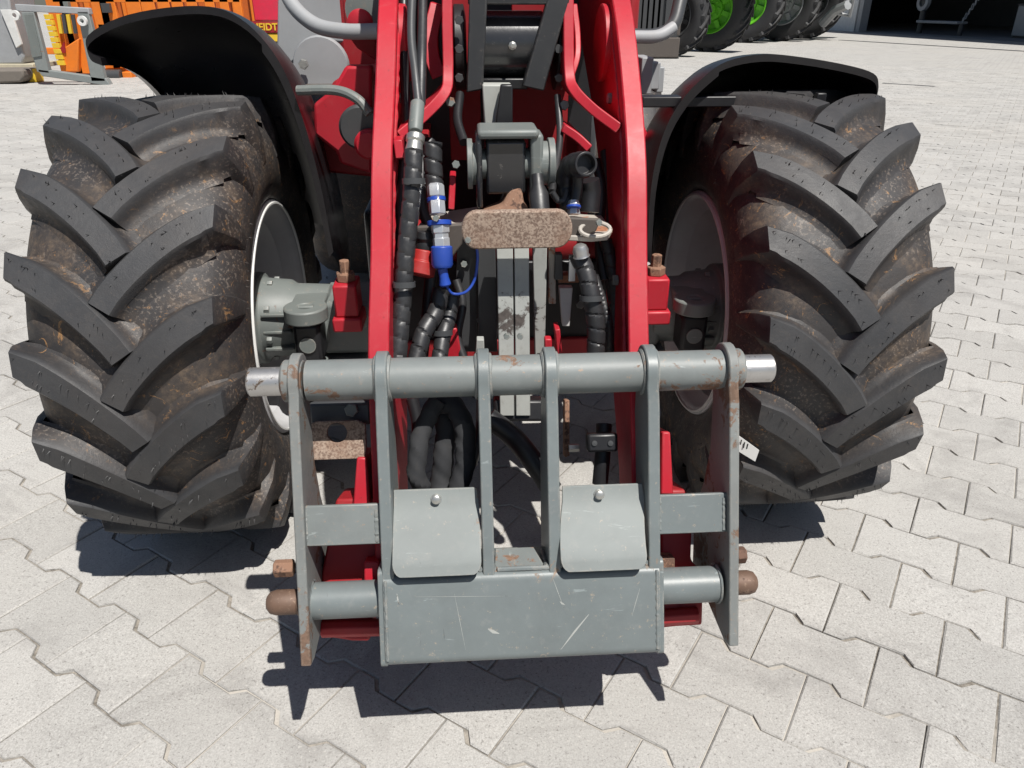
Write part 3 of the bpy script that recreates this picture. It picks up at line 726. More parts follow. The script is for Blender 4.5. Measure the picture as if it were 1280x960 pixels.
# step and tank on the left, battery tray on the right
a = M(351, -30, .75); b_ = M(470, 52, .75); put('cab_side_panel', MB().prism([M(348, -30, .75), M(470, -30, .75), M(470, 54, .75), M(440, 54, .75), M(395, 52, .75), (M(352, 90, .75)), M(346, 60, .75)], (0, .05, 0)), LGREY, LD, bevel=.006)
c_ = M(402, 82, .66); put('lamp_housing', MB().lathe(c_, (0, -1, 0), [(-.05, .07), (0, .085), (.02, .08), (.022, .0005)], 30), LGREY, LD)
c_ = M(380, 80, .62); put('bolt', MB().hexa(c_, (0, -1, 0), .015, .02), BOLTM, LD)
put('cab_floor_edge', MB().box(tuple(M(372, 112, .6)), tuple(M(470, 104, .64))), BROWN, LD, bevel=.003)
pr = MB()
for k, (x0, x1, yt, yb) in enumerate(((803, 814, 72, 118), (814, 824, 78, 112), (822, 829, 84, 116))):
    p = M(x0, yt, .30+.01*k); q = M(x1, yb, .30+.01*k); pr.box((p.x, .30+.012*k, q.z), (q.x, .42, p.z))
put('valve_block', pr, LGREY, LD, bevel=.003)
put('valve_block_foot', MB().box(tuple(M(800, 124, .26)), tuple(M(852, 118, .36))), BROWN, LD, bevel=.003)
put('steering_rod', MB().cyl(M(800, 160, .2), M(812, 190, .2), .012, 12), RED, LD)
# tall mast of the cab, left bright red disc pieces near the rail
c_ = M(451, 28, .16); put('knuckle_cap', MB().lathe(c_, (0, -1, 0), [(0, .03), (.015, .03), (.02, .02), (.02, .0005)], 24), RED, LD)
put('red_side_plate', MB().prism([M(425, -30, .3), M(452, -30, .3), M(448, 30, .3), (M(470, 34, .3)), M(470, 76, .3), (M(446, 60, .3)), M(432, 40, .3)], (0, .03, 0)), RED_D, LD, bevel=.003)
c_ = M(460, 12, .25); put('grey_disc', MB().lathe(c_, (0, -1, 0), [(0, .055), (.01, .055), (.012, .0005)], 30), AXLE, LD)

# --- hoses
def guard(pxs, ys, r, pitch=.03, name='hose', mat=HOSE, n=18):
    P = bez([M(a, b, y) for (a, b), y in zip(pxs, ys)], 22)
    def f(t_, a, L):
        k = (L/pitch+a/(2*PI)) % 1; d = min(k, 1-k)
        return r*(.84 if d < .045 else (.96 if d < .09 else 1.0))
    # finer path
    Q = []; 
    for i in range(len(P)-1):
        m_ = max(1, int((P[i+1]-P[i]).length/.003))
        for k in range(m_): Q.append(P[i].lerp(P[i+1], k/m_))
    Q.append(P[-1])
    return put(name, MB().tube(Q, f, n), mat, LD, ang=30)
guard([(517, 188), (515, 240), (508, 310), (503, 380), (497, 450)], [-.47, -.5, -.53, -.56, -.60], .0165, .03)
guard([(541, 178), (541, 205), (543, 232)], [-.42, -.43, -.44], .0175, .028)
guard([(552, 362), (545, 390), (530, 415), (520, 450)], [-.50, -.52, -.55, -.58], .0165, .03)
guard([(566, 366), (561, 395), (554, 420), (549, 450)], [-.48, -.50, -.53, -.56], .0155, .03)
guard([(722, 318), (733, 342), (740, 375), (745, 410), (744, 450)], [-.50, -.52, -.54, -.55, -.56], .0175, .028)
guard([(742, 345), (752, 375), (760, 405), (762, 450)], [-.46, -.49, -.51, -.52], .010, .009)
def pipe(pxs, ys, r, mat, name='hose', n=12):
    return put(name, MB().tube(bez([M(a, b, y) for (a, b), y in zip(pxs, ys)], 10), r, n), mat, LD)
pipe([(517, -40), (514, 40), (519, 90), (523, 130)], [-.2, -.3, -.36, -.40], .008, STEELD, 'hydraulic_line')
pipe([(529, -40), (528, 30), (527, 80), (526, 130)], [-.18, -.28, -.35, -.39], .009, HOSE, 'hydraulic_line')
pipe([(505, -40), (505, 60), (508, 150), (508, 200)], [-.1, -.2, -.3, -.35], .009, DARK, 'hydraulic_line')
def fitting(px0, py0, y0, px1, py1, y1, prof, mat, name='hose_fitting', n=20, parent=LD):
    a = M(px0, py0, y0); b = M(px1, py1, y1); L = (b-a).length
    return put(name, MB().lathe(a, b-a, [(h*L, r) for h, r in prof], n), mat, parent, bevel=.0008)
fitting(522, 128, -.40, 519, 165, -.45, [(0, .010), (.05, .013), (.9, .013), (1, .011)], AXLE, 'ferrule')
fitting(520, 168, -.45, 517, 190, -.47, [(0, .013), (.1, .017), (.4, .017), (.5, .014), (1, .016)], BOLTM, 'ferrule', 12)
CZ = paint('white_zinc', (.65, .67, .7), .3, metal=.6, dirt=.2)
fitting(544, 230, -.455, 547, 268, -.48, [(0, .013), (.08, .0165), (.42, .0165), (.45, .014), (.55, .014), (.6, .0155), (1, .0155)], CZ, 'steel_coupling', 6)
fitting(545, 247, -.462, 545.6, 252, -.465, [(0, .0175), (1, .0175)], BLUE, 'coupling_ring')
fitting(549, 276, -.515, 549.4, 282, -.518, [(0, .022), (1, .022)], BLUE, 'coupling_ring')
fitting(550, 281, -.52, 552, 308, -.53, [(0, .017), (.35, .017), (.4, .0145), (.6, .0145), (.62, .016), (1, .016)], CZ, 'steel_coupling', 6)
fitting(552, 307, -.53, 553, 335, -.54, [(0, .015), (.06, .0195), (.85, .0195), (1, .016)], BLUE, 'blue_dust_cap')
fitting(553, 335, -.54, 557, 358, -.545, [(0, .009), (.5, .0085), (.9, .011), (1, .008)], BLUE, 'cap_stem')
pipe([(557, 356), (566, 367), (582, 365), (593, 350), (597, 325), (596, 308)], [-.545, -.54, -.54, -.53, -.53, -.53], .0026, BLUE, 'cap_lanyard', 8)
fitting(531, 312, -.50, 525, 345, -.52, [(0, .017), (.1, .022), (.45, .023), (.5, .026), (.95, .026), (1, .02)], REDP, 'red_dust_cap')
fitting(531, 288, -.50, 531, 313, -.50, [(0, .015), (.3, .019), (.5, .016), (.8, .02), (1, .018)], DARK, 'hose_fitting')
# more lines packed beside the arms
pipe([(538, 175), (527, 215), (528, 260), (540, 300), (535, 380), (528, 450)], [-.30, -.34, -.38, -.42, -.46, -.5], .011, HOSE)
pipe([(505, 200), (499, 280), (494, 360), (488, 450)], [-.40, -.43, -.47, -.52], .010, DARK)
pipe([(570, 350), (578, 380), (572, 420), (580, 450)], [-.42, -.44, -.46, -.48], .009, HOSE)
pipe([(757, 190), (765, 260), (762, 330), (772, 400), (778, 450)], [-.22, -.30, -.36, -.40, -.44], .013, HOSE)
pipe([(745, 200), (752, 240), (748, 300), (756, 350)], [-.28, -.32, -.38, -.42], .010, DARK)
pipe([(697, 120), (700, 170), (694, 215), (690, 240)], [-.26, -.32, -.40, -.45], .007, HOSE)
pipe([(575, 118), (572, 150), (580, 178)], [-.24, -.3, -.36], .009, DARK)
for (bx_, by_, yy_, rr_) in ((563, 128, -.27, .010), (705, 132, -.27, .010), (570, 206, -.41, .008), (698, 300, -.545, .006), (585, 300, -.565, .006), (545, 273, -.53, .006), (748, 278, -.53, .006), (650, 420, -.575, .006), (633, 420, -.575, .006), (725, 380, -.32, .010), (600, 400, -.41, .007), (580, 330, -.41, .007)):
    put('bolt', MB().hexa(M(bx_, by_, yy_), (0, -1, .25), rr_, .010), AXLE, LD)
guard([(757, 300), (764, 330), (770, 375), (768, 450)], [-.40, -.42, -.44, -.47], .013, .026)
for (px_, py_, yy_, ln_) in ((517, 226, -.50, .021), (505, 355, -.56, .021), (739, 372, -.545, .022), (553, 415, -.53, .020)):
    c_ = M(px_, py_, yy_); put('hose_clip', MB().lathe(c_+Vector((0, .0, -.006)), (0, .25, 1), [(0, ln_-.002), (0, ln_-.0005), (.010, ln_-.0005), (.010, ln_-.002)], 22, cap=False), STEELD, LD)
# right side elbow
ex = M(722, 235, -.42)
pipe([(712, 262), (708, 238), (708, 218), (716, 207)], [-.46, -.43, -.43, -.44], .019, DARK, 'rubber_elbow', 18)
fitting(712, 208, -.42, 733, 205, -.50, [(0, .020), (.3, .021), (.35, .0235), (.42, .021), (.6, .0215), (.66, .024), (.74, .0215), (.94, .0225), (1, .021), (1, .017), (.8, .016)], DARK, 'elbow_mouth', 26)
pipe([(736, 225), (738, 240), (736, 265)], [-.42, -.42, -.43], .020, DARK, 'rubber_sleeve', 16)
pipe([(722, 215), (722, 235), (716, 262)], [-.46, -.46, -.47], .010, DARK, 'rubber_sleeve', 12)
pipe([(690, 240), (697, 250), (705, 250), (709, 238)], [-.46, -.46, -.46, -.45], .006, HOSE, 'thin_hose')
fitting(717, 250, -.47, 717, 268, -.48, [(0, .009), (.3, .012), (.5, .010), (1, .013)], CZ, 'steel_coupling', 6)
fitting(717, 257, -.485, 717, 260, -.487, [(0, .0135), (1, .0135)], BLUE, 'coupling_ring')
c_ = M(724, 313, -.52); put('hose_clamp', MB().lathe(c_+Vector((0, 0, .012)), (0.2, 0, -1), [(0, .006), (.004, .012), (.012, .015), (.02, .014), (.024, .016)], 16), CHROME, LD)
c_ = M(716, 320, -.49); put('steel_stub', MB().box((c_.x-.006, c_.y, c_.z-.05), (c_.x+.006, c_.y+.01, c_.z)), CZ, LD)
# hoses and fabric sleeve loops seen through the coupler
def kpipe(pxs, os_, r, mat, name='hose', n=14, kind=None):
    rf = (lambda t_, a, L: r*(1+.07*sin(L*95+a)+.05*sin(L*230+a*3))) if mat is CLOTH else r
    return put(name, MB().tube(bez([KK(a, b, o) for (a, b), o in zip(pxs, os_)], 16), rf, n), mat, LD)
kpipe([(548, 500), (533, 525), (523, 560), (521, 592), (527, 608)], [-.10, -.10, -.09, -.09, -.10], .0165, CLOTH, 'sleeved_hose')
kpipe([(545, 505), (568, 508), (580, 535), (582, 570), (574, 612)], [-.12, -.11, -.10, -.10, -.10], .0185, CLOTH, 'sleeved_hose')
kpipe([(549, 505), (556, 520), (556, 560), (551, 600), (556, 625)], [-.15, -.14, -.13, -.13, -.12], .019, CLOTH, 'sleeved_hose')
kpipe([(610, 522), (640, 545), (665, 575), (690, 612)], [-.20, -.2, -.18, -.18], .021, DARK, 'black_hose')
kpipe([(515, 498), (522, 530), (520, 560)], [-.2, -.2, -.2], .012, DARK, 'black_hose')
kpipe([(602, 498), (600, 540), (590, 580)], [-.2, -.2, -.2], .010, DARK, 'black_hose')
kpipe([(755, 530), (754, 560), (750, 605)], [-.16, -.15, -.15], .015, DARK, 'black_hose')
pg = MB(); p = KK(752, 553, -.12)
Rk = Matrix((( 1, 0, 0), (0, KE.y, KN.y), (0, KE.z, KN.z))).to_4x4()
pg.box((-.028, -.016, -.015), (.028, .018, .015), Matrix.Translation(p) @ Matrix(((1, 0, 0, 0), (0, KE.y, KN.y, 0), (0, KE.z, KN.z, 0), (0, 0, 0, 1))))
po = put('electric_plug', pg, DARK, LD, bevel=.005)
for dx in (743, 763):
    put('screw', MB().lathe(KK(dx, 554, -.105), KN, [(0, .005), (.003, .005), (.0035, .0005)], 12), STEELD, po)
kb2 = MB().prism([KK(706, 500, -.2), KK(712, 500, -.2), KK(712, 570, -.2), KK(706, 572, -.2)], KN*-.03); put('rusty_link', kb2, RUST, LD, bevel=.002)
put('bolt', MB().hexa(KK(711, 560, -.18), (1, 0, 0), .008, .02), BOLTM, LD)
kb2 = MB().prism([KK(618, 500, -.24), KK(682, 500, -.24), KK(682, 527, -.24), KK(618, 527, -.24)], KN*-.1); put('lower_cross_member', kb2, DARK, LD, bevel=.006)

# red hooks at the foot of the boom, between the coupler plates
for s in (-1, 1):
    if s < 0:
        a_ = [(447, 575), (457, 575), (470, 640), (470, 800), (455, 800), (440, 800)]
        put('boom_hook', MB().prism([KK(446, 572, -.10), KK(458, 572, -.10), KK(463, 632, -.10), KK(441, 632, -.10)], KN*-.12), RED, armL, bevel=.003)
        put('boom_foot', MB().prism([KK(420, 624, -.12), KK(472, 622, -.12), KK(474, 690, -.12), KK(462, 802, -.1), KK(440, 802, -.1), KK(402, 796, -.10), KK(402, 716, -.12)], KN*-.10), RED_D, armL, bevel=.005)
        put('foot_block', MB().prism([KK(455, 702, -.08), KK(474, 702, -.08), KK(474, 735, -.08), KK(455, 735, -.08)], KN*-.05), RED, armL, bevel=.003)
        put('foot_roll', MB().cyl(KK(402, 786, -.10), KK(476, 784, -.10), .016, 8), RED_D, armL, bevel=.002)
    else:
        put('boom_hook', MB().prism([KK(828, 540, -.10), KK(838, 540, -.10), KK(842, 618, -.10), KK(826, 618, -.10)], KN*-.12), RED, armR, bevel=.003)
        put('boom_foot', MB().prism([KK(826, 612, -.12), KK(858, 612, -.12), KK(866, 640, -.12), KK(864, 700, -.12), KK(880, 720, -.1), KK(878, 782, -.10), KK(845, 784, -.10), KK(826, 786, -.1)], KN*-.10), RED_D, armR, bevel=.005)
        put('foot_block', MB().prism([KK(826, 697, -.08), KK(844, 697, -.08), KK(844, 722, -.08), KK(826, 722, -.08)], KN*-.05), RUST, armR, bevel=.003)
        put('foot_roll', MB().cyl(KK(822, 772, -.10), KK(872, 768, -.10), .016, 8), RED_D, armR, bevel=.002)

# ------------------------------------------------------------------ quick coupler
def kprism(pts, o0, o1):
    return MB().prism([KP(x, s, o0) for x, s in pts], KN*(o1-o0))
# box beam
x0, s1 = K(479, 715); x1, s0 = K(825, 822)
_, st = K(650, 713); _, sb = K(650, 826)
x0 = K(480, 770)[0]; x1 = K(825, 770)[0]
prof = []
rad = .016; dpt = .15
def rr_prof(o0, o1, s0, s1, r, n=5):
    P = []
    for (co, cs, a0) in ((o1-r, s1-r, 0), (o0+r, s1-r, PI/2), (o0+r, s0+r, PI), (o1-r, s0+r, 1.5*PI)):
        for i in range(n+1):
            a = a0+PI/2*i/n; P.append((co+r*cos(a), cs+r*sin(a)))
    return P
bp = rr_prof(-dpt, .004, sb, st, rad)
QC = put('quick_coupler', MB().prism([KP(x0, s, o) for o, s in bp], (x1-x0, 0, 0)), GREY, LD, bevel=.0012, label='grey welded quick coupler frame with box beam')
def kput(name, mb, mat, **k): return put(name, mb, mat, QC, **k)
# tubes
xa, sa = K(372, 473, .0); xb, sb_ = K(918, 468, .0)
ST = (sa+sb_)/2; OT = -.040; RT = .0345
x_at = lambda px, py=472, o=0.: K(px, py, o)[0]
kput('top_tube', MB().cyl(KP(x_at(378), ST, OT), KP(x_at(912), ST, OT), RT, 40), GREY_R)
for (c0, c1, e1, sg) in ((374, 347, 302, -1), (918, 936, 976, 1)):
    kput('pin_collar', MB().cyl(KP(x_at(c0), ST, OT), KP(x_at(c1), ST, OT), .036, 30, .003), GREY_E, bevel=.001)
    kput('top_pin', MB().cyl(KP(x_at(c1), ST, OT), KP(x_at(e1), ST, OT), .0245, 32, .003), CHROME)
SL = (K(425, 755, -.02)[1]+K(868, 738, -.02)[1])/2; OL = -.045
for (t0, t1, c0, c1, e1, yy) in ((474, 384, 370, 366, 325, 757), (824, 906, 916, 921, 957, 738)):
    kput('lower_tube', MB().cyl(KP(x_at(t0, yy), SL, OL), KP(x_at(t1, yy), SL, OL), .0315, 36), GREY)
    kput('weld_bead', MB().tube([KP(x_at(t1, yy), SL, OL)+(KE*cos(q)+KN*sin(q))*.0325 for q in [2*PI*i/30 for i in range(31)]], lambda t_, a, L: .0035+.0012*sin(L*900), 8, cap=False), GREY)
    kput('pin_collar', MB().cyl(KP(x_at(c0, yy), SL, OL), KP(x_at(c1, yy), SL, OL), .026, 28, .002), RUSTP)
    a = x_at(c1, yy); e = x_at(e1, yy); d = e-a
    kput('lower_pin', MB().lathe(KP(a, SL, OL), (d, 0, 0), [(0, .019), (.004, .0215), (abs(d)*.72, .0215), (abs(d)*.9, .0185), (abs(d), .012), (abs(d)+.0005, .0005)], 32), RUSTP)
for (x_, y_, e_) in ((366, 712, 341), (920, 696, 934)):
    a, s_ = K(x_, y_, -.05); e = K(e_, y_, -.05)[0]
    kput('latch_bolt', MB().cyl(KP(a, s_, -.06), KP(e, s_, -.06), .0155, 6, .002), RUST, bevel=.001)
# plates
sT = ST
def plate(px_list, w_, outer, mat):
    (pt, pb) = px_list
    xt = x_at(pt, 560); P = []
    n = 14
    for i in range(n+1):   # rounded head round the top tube
        a = -.15*PI+(PI*1.25)*i/n; P.append((OT+.047*cos(a)-.0, sT+.047*sin(a)))
    # P goes from front, over the top, to the back
    P = [(0.006, sT-.055)]+P
    if outer:
        P += [(-.085, sT-.06), (-.10, .33), (-.14, .26), (-.20, .19), (-.215, .075), (-.03, .0), (0.0, 0.0)]
    else:
        P += [(-.095, sT-.06), (-.13, .30), (-.145, .18), (-.145, .07), (-.008, .07), (-.008, .12), (0.0, .13)]
    return kput('side_plate' if outer else 'rib_plate', MB().prism([KP(xt-w_/2, s, o) for o, s in P], (w_, 0, 0)), mat, bevel=.0022)
plate((370, 376), .017, True, GREY_E); plate((917, 912), .017, True, GREY_E)
for pp in (479, 607, 691, 817): plate((pp, pp), .020, False, GREY)
# weld rings at the plate heads
# cheek strips beside the box
for pa in (478, 826):
    xt = x_at(pa, 770); kput('box_end_plate', MB().prism([KP(xt-.006, s, o) for o, s in rr_prof(-.155, .0, sb-.002, st+.01, .01)], (.012, 0, 0)), GREY, bevel=.0015)
# cross bars
for (a, b2, c, d, e, f_) in ((384, 472, 633, 680, 0, 0), (827, 907, 619, 665, 0, 0)):
    xa_, su = K(a, c, -.012); xb_, sl_ = K(b2, d, -.012); xa_ -= .010; xb_ += .006
    kput('cross_bar', kprism([(xa_, sl_), (xb_, sl_), (xb_, su), (xa_, su)], -.022, -.012), GREY_R if a < 500 else GREY, bevel=.002)
# flaps with bolts
for (xl, xr, yt, yk, yb, bx, by) in ((492, 596, 613, 632, 720, 545, 625), (703, 803, 608, 627, 713, 750, 619)):
    A1 = K(xl, yt, -.03); A2 = K(xr, yt, -.03); B1 = K(xl, yk, -.028); B2 = K(xr+3, yk, -.028)
    C1 = K(xl-2, yb-14, .020); C2 = K(xr+6, yb-14, .020); Dn = K((xl+xr)/2, yb, .020)[1]
    rows = [(A1[0], A2[0], A1[1], -.030), (B1[0], B2[0], B1[1], -.028)]
    cL, cR = C1[0], C2[0]
    P = []
    m_ = 5
    for i in range(1, m_+1):
        f = i/m_; sh = 1-(1-f)**2
        rows.append((B1[0]+(cL-B1[0])*sh, B2[0]+(cR-B2[0])*sh, B1[1]+(C1[1]-B1[1])*f, -.028+.048*f))
    r0 = .016
    for i in range(1, 6):
        a = PI/2*i/5; rows.append((cL+r0*(1-cos(a)), cR-r0*(1-cos(a)), C1[1]+(Dn-C1[1])*sin(a), .020+.004*sin(a)))
    vs = []; n_ = len(rows)
    for lay in (0, 1):
        for (l, r_, s, o) in rows:
            for k in range(7): vs.append(KP(l+(r_-l)*k/6, s, o-(.006 if lay else 0)))
    L = n_*7
    fs = [(i*7+k, i*7+k+1, (i+1)*7+k+1, (i+1)*7+k) for i in range(n_-1) for k in range(6)]
    fs += [(L+(i+1)*7+k, L+(i+1)*7+k+1, L+i*7+k+1, L+i*7+k) for i in range(n_-1) for k in range(6)]
    for k in range(6): fs += [(k, L+k, L+k+1, k+1), ((n_-1)*7+k+1, L+(n_-1)*7+k+1, L+(n_-1)*7+k, (n_-1)*7+k)]
    for i in range(n_-1):
        for k in (0, 6): fs.append((i*7+k, (i+1)*7+k, L+(i+1)*7+k, L+i*7+k))
    fo = kput('flap', MB().add(vs, fs), GREY_L, bevel=.001, ang=25)
    bxx, bs = K(bx, by, -.02)
    kput('flap_bolt', MB().lathe(KP(bxx, bs, -.030), KN, [(0, .0095), (.003, .0095), (.003, .0075), (.011, .0075), (.012, .006), (.012, .0005)], 12), BOLTM)
# gusset tray between the middle plates
a = K(620, 685, -.04); b2 = K(668, 685, -.04); c2_ = K(684, 712, 0); d2 = K(618, 712, 0)
kput('gusset', MB().add([KP(a[0], st+.022, -.06), KP(b2[0], st+.022, -.06), KP(c2_[0], st-.002, -.004), KP(d2[0], st-.002, -.004), KP(a[0], st+.016, -.06), KP(b2[0], st+.016, -.06), KP(c2_[0], st-.008, -.004), KP(d2[0], st-.008, -.004)], [(0, 1, 2, 3), (7, 6, 5, 4), (0, 4, 5, 1), (1, 5, 6, 2), (2, 6, 7, 3), (3, 7, 4, 0)]), GREY_R, bevel=.001)
def bead(pts, r=.0045):
    P = bez(pts, 10); Q = [P[0].lerp(P[-1], 0)] if False else P
    return kput('weld_bead', MB().tube(Q, lambda t_, a, L: r*(1+.25*sin(L*700)), 8), GREY)
bead([KP(x_at(616), st+.001, -.006), KP(x_at(650), st+.002, -.004), KP(x_at(684), st+.001, -.006)])
for pp, sg in ((479, 1), (607, 1), (607, -1), (691, 1), (691, -1), (817, -1), (817, 1), (479, -1)):
    xx = x_at(pp, 560)+sg*.011
    kput('weld_bead', MB().tube([KP(xx, ST, OT)+(KE*cos(q)+KN*sin(q))*(RT+.002) for q in [2*PI*i/30 for i in range(31)]], lambda t_, a, L: .0035+.001*sin(L*900), 6, cap=False), GREY_R)
for pp in (479, 607, 691, 817):
    for sg in (1, -1):
        if (pp, sg) in ((479, -1), (817, 1)): continue
        xx = x_at(pp, 640)+sg*.0115; P = [KP(xx, st+.003, -.004-.010*i) for i in range(10)]
        kput('weld_bead', MB().tube(P, lambda t_, a, L: .0042+.0012*sin(L*800), 7), GREY)
for pa, pb, yy, ss in ((384, 472, 657, 1), (827, 907, 642, 1)):
    for px_, sg in ((pa-3, 1), (pb-2, -1)):
        xk, sk = K(px_, yy-20, -.012); _, sk2 = K(px_, yy+20, -.012)
        kput('weld_bead', MB().tube([KP(xk, sk+(sk2-sk)*i/12, -.013) for i in range(13)], lambda t_, a, L: .0036+.001*sin(L*800), 7), GREY_R)
for px_ in (478, 826):
    xk = x_at(px_, 770); kput('weld_bead', MB().tube([KP(xk+(.007 if px_ < 600 else -.007), sb+.012+(st-sb-.02)*i/30, .0035) for i in range(31)], lambda t_, a, L: .0028+.0009*sin(L*900+2*sin(L*70)), 7), GREY)
# rusty lug plate with a hole, left bay
xa_, su = K(383, 533, -.11); xb_, sl_ = K(458, 573, -.11)
cxh, csh = K(421, 541, -.11); rh = .018
outer_ = [(xa_, sl_), (xb_, sl_), (xb_, su), (xa_, su)]
def holed(outer, c, r, o0, o1, n=24):
    mb = MB(); vs = []
    pts = []
    for i in range(n):
        a = 2*PI*i/n; dx, dy = cos(a), sin(a)
        # ray to rectangle
        xs_ = [p[0] for p in outer]; ys_ = [p[1] for p in outer]
        tx = ((max(xs_) if dx > 0 else min(xs_))-c[0])/dx if abs(dx) > 1e-6 else 1e9
        ty_ = ((max(ys_) if dy > 0 else min(ys_))-c[1])/dy if abs(dy) > 1e-6 else 1e9
        t_ = min(tx, ty_); pts.append((c[0]+dx*t_, c[1]+dy*t_))
    for o in (o0, o1):
        for i in range(n): vs.append(KP(c[0]+r*cos(2*PI*i/n), c[1]+r*sin(2*PI*i/n), o))
        for p in pts: vs.append(KP(p[0], p[1], o))
    fs = []
    for i in range(n):
        j = (i+1) % n
        fs += [(i, j, n+j, n+i), (2*n+j, 2*n+i, 3*n+i, 3*n+j), (j, i, 2*n+i, 2*n+j), (n+i, n+j, 3*n+j, 3*n+i)]
    return mb.add(vs, fs)
su2 = csh+.021
kput('rusty_lug_plate', holed([(xa_, sl_), (xb_, sl_), (xb_, su2), (xa_, su2)], (cxh, csh), rh, -.122, -.11), SPECK, bevel=.001)
xa_, s_a = K(384, 503, -.14); xb_, s_b = K(466, 531, -.14)
kput('latch_housing', kprism([(xa_, s_b), (xb_, s_b), (xb_, s_a), (xa_, s_a)], -.2, -.14), STEELD, bevel=.008)
kput('latch_bolt', MB().hexa(KK(440, 512, -.138), KN, .013, .012), AXLE, bevel=.001)
xa_, s_a = K(383, 690, -.12); xb_, s_b = K(402, 730, -.12)
# scratches of bare metal on the box
sc_ = MB()
for (a, b3, wd) in (((736, 768), (701, 812), .0016), ((568, 742), (582, 812), .0004), ((690, 720), (705, 760), .0005), ((520, 746), (640, 745), .00035), ((610, 786), (624, 792), .003), ((700, 752), (706, 756), .0016), ((496, 742), (499, 756), .0012), ((800, 735), (790, 770), .0005)):
    p = KK(*a, .0043); q = KK(*b3, .0043); d = (q-p).normalized(); nn = d.cross(KN)*wd
    mid = (p+q)/2+nn*.4
    sc_.add([p-nn*.3, mid-nn, q-nn*.2, q+nn*.2, mid+nn, p+nn*.3], [(0, 1, 2, 3, 4, 5)])
kput('scratch', sc_, BAR, sm=False)
# tyre paper tag on the right tyre
tg = MB(); P = [M(922, 549, -.565), M(924, 545, -.565), M(949, 563, -.575), M(944, 577, -.575), (M(921, 563, -.565))]
tg.prism(P, (0, .002, 0)); tgo = put('paper_tag', tg, WHITE, LD)
tm = MB()
for i, (dx, dy, L) in enumerate(((4, 5, 6), (8, 8, 7), (12, 10, 6), (15, 13, 3), (19, 15, 6))):
    a = M(923+dx, 545+dy, -.5705); b2 = M(921.5+dx, 545+dy+L, -.5705); d = (b2-a); nn = Vector((.0011, 0, 0))
    tm.prism([a-nn, a+nn, b2+nn, b2-nn], (0, .001, 0))
put('tag_print', tm, DARK, tgo)

# ------------------------------------------------------------------ background, right
def bigwheel(loc, yaw, Rr, wd, rimmat, parent, name='wheel'):
    mw = Matrix.Translation(loc) @ Matrix.Rotation(yaw, 4, 'Z')
    def T(mb): mb.v = [tuple(mw @ Vector(v)) for v in mb.v]; return mb
    mb = MB(); h = wd/2
    prof = [(-h*.8, Rr*.56), (-h, Rr*.68), (-h, Rr*.82), (-h*.85, Rr*.91), (-h*.4, Rr*.94), (h*.4, Rr*.94), (h*.85, Rr*.91), (h, Rr*.82), (h, Rr*.68), (h*.8, Rr*.56)]
    mb.lathe((0, 0, 0), (1, 0, 0), prof, 48, cap=False)
    ty = put(name.replace('wheel', 'tyre'), T(mb), RUBFAR, parent)
    lg = MB()
    for s in (-1, 1):
        for k in range(20):
            a = 2*PI*(k+(.5 if s > 0 else 0))/20
            for seg in range(3):
                q0 = seg/3; q1 = (seg+1)/3
                def pt(q, da, r): x = s*h*(1.0*q-.04); an = a+q*.33+da; return (x, r*cos(an), r*sin(an))
                r1 = Rr*(1-.03*q0*q0); r2 = Rr*(1-.03*q1*q1)
                vs = [pt(q0, -.035, r1), pt(q0, .035, r1), pt(q1, .035, r2), pt(q1, -.035, r2), pt(q0, -.05, Rr*.90), pt(q0, .05, Rr*.90), pt(q1, .05, Rr*.88), pt(q1, -.05, Rr*.88)]
                lg.add(vs, [(0, 1, 2, 3), (4, 7, 6, 5), (0, 4, 5, 1), (1, 5, 6, 2), (2, 6, 7, 3), (3, 7, 4, 0)])
    put('tread', T(lg), RUBFAR, ty, kind=None)
    rm = MB(); rm.lathe((0, 0, 0), (1, 0, 0), [(-h*.82, Rr*.58), (-h*.9, Rr*.56), (-h*.6, Rr*.50), (-h*.2, Rr*.46), (-h*.1, Rr*.30), (-h*.35, Rr*.26), (-h*.35, Rr*.12), (-h*.6, Rr*.10), (-h*.6, .001)], 40, cap=False)
    ro = put(name.replace('wheel', 'rim'), T(rm), rimmat, parent)
    nb = MB()
    for k in range(8):
        a = 2*PI*k/8; nb.lathe((-h*.36, Rr*.19*cos(a), Rr*.19*sin(a)), (-1, 0, 0), [(0, .035), (.05, .035)], 6)
        a += .3; nb.box((-h*.5, -Rr*.055, Rr*.3), (-h*.15, Rr*.055, Rr*.5), Matrix.Rotation(a, 4, 'X'))
    put('rim_lugs', T(nb), rimmat, ro)
def tractor(label, spec, bodycol, gx):
    t_ = thing('tractor', label, 'tractor', spec[0][0], 0, 'tractors parked in a row')
    o = Vector(spec[0][0]); t_['_c'] = tuple(o)
    for (loc, yaw, Rr, wd, rm) in spec: bigwheel(Vector(loc)+Vector((0, 0, Rr*.985)), yaw, Rr, wd, rm, t_)
    p = sum((Vector(s_[0]) for s_ in spec), Vector())/len(spec)
    bd = MB(); mw = Matrix.Translation(p+Vector((0, 0, 0))) @ Matrix.Rotation(spec[0][1], 4, 'Z')
    bd.box((.5, -1.6, 1.5), (1.5, 2.0, 2.3), mw); put('body', bd, bodycol, t_, bevel=.08)
    bd = MB(); bd.box((.3, -.2, 1.9), (1.7, 1.5, 3.0), mw); put('cab', bd, DARK, t_, bevel=.1)
    return t_
DG = paint('tractor_green', (.06, .22, .03), .4)
YW = R(56)
def gp(px, py): return G(px, py)
tractor('nearest parked tractor with lime green wheel rim and dark front tyre beside the radiator', [(gp(886, 64), YW, 1.08, .62, GREEN), (gp(838, 70), YW, .92, .5, STEELD)], DG, 0)
tractor('second parked tractor, lime green rim, half hidden by the nearest one', [(gp(929, 53), YW, 1.2, .66, GREEN)], DG, 0)
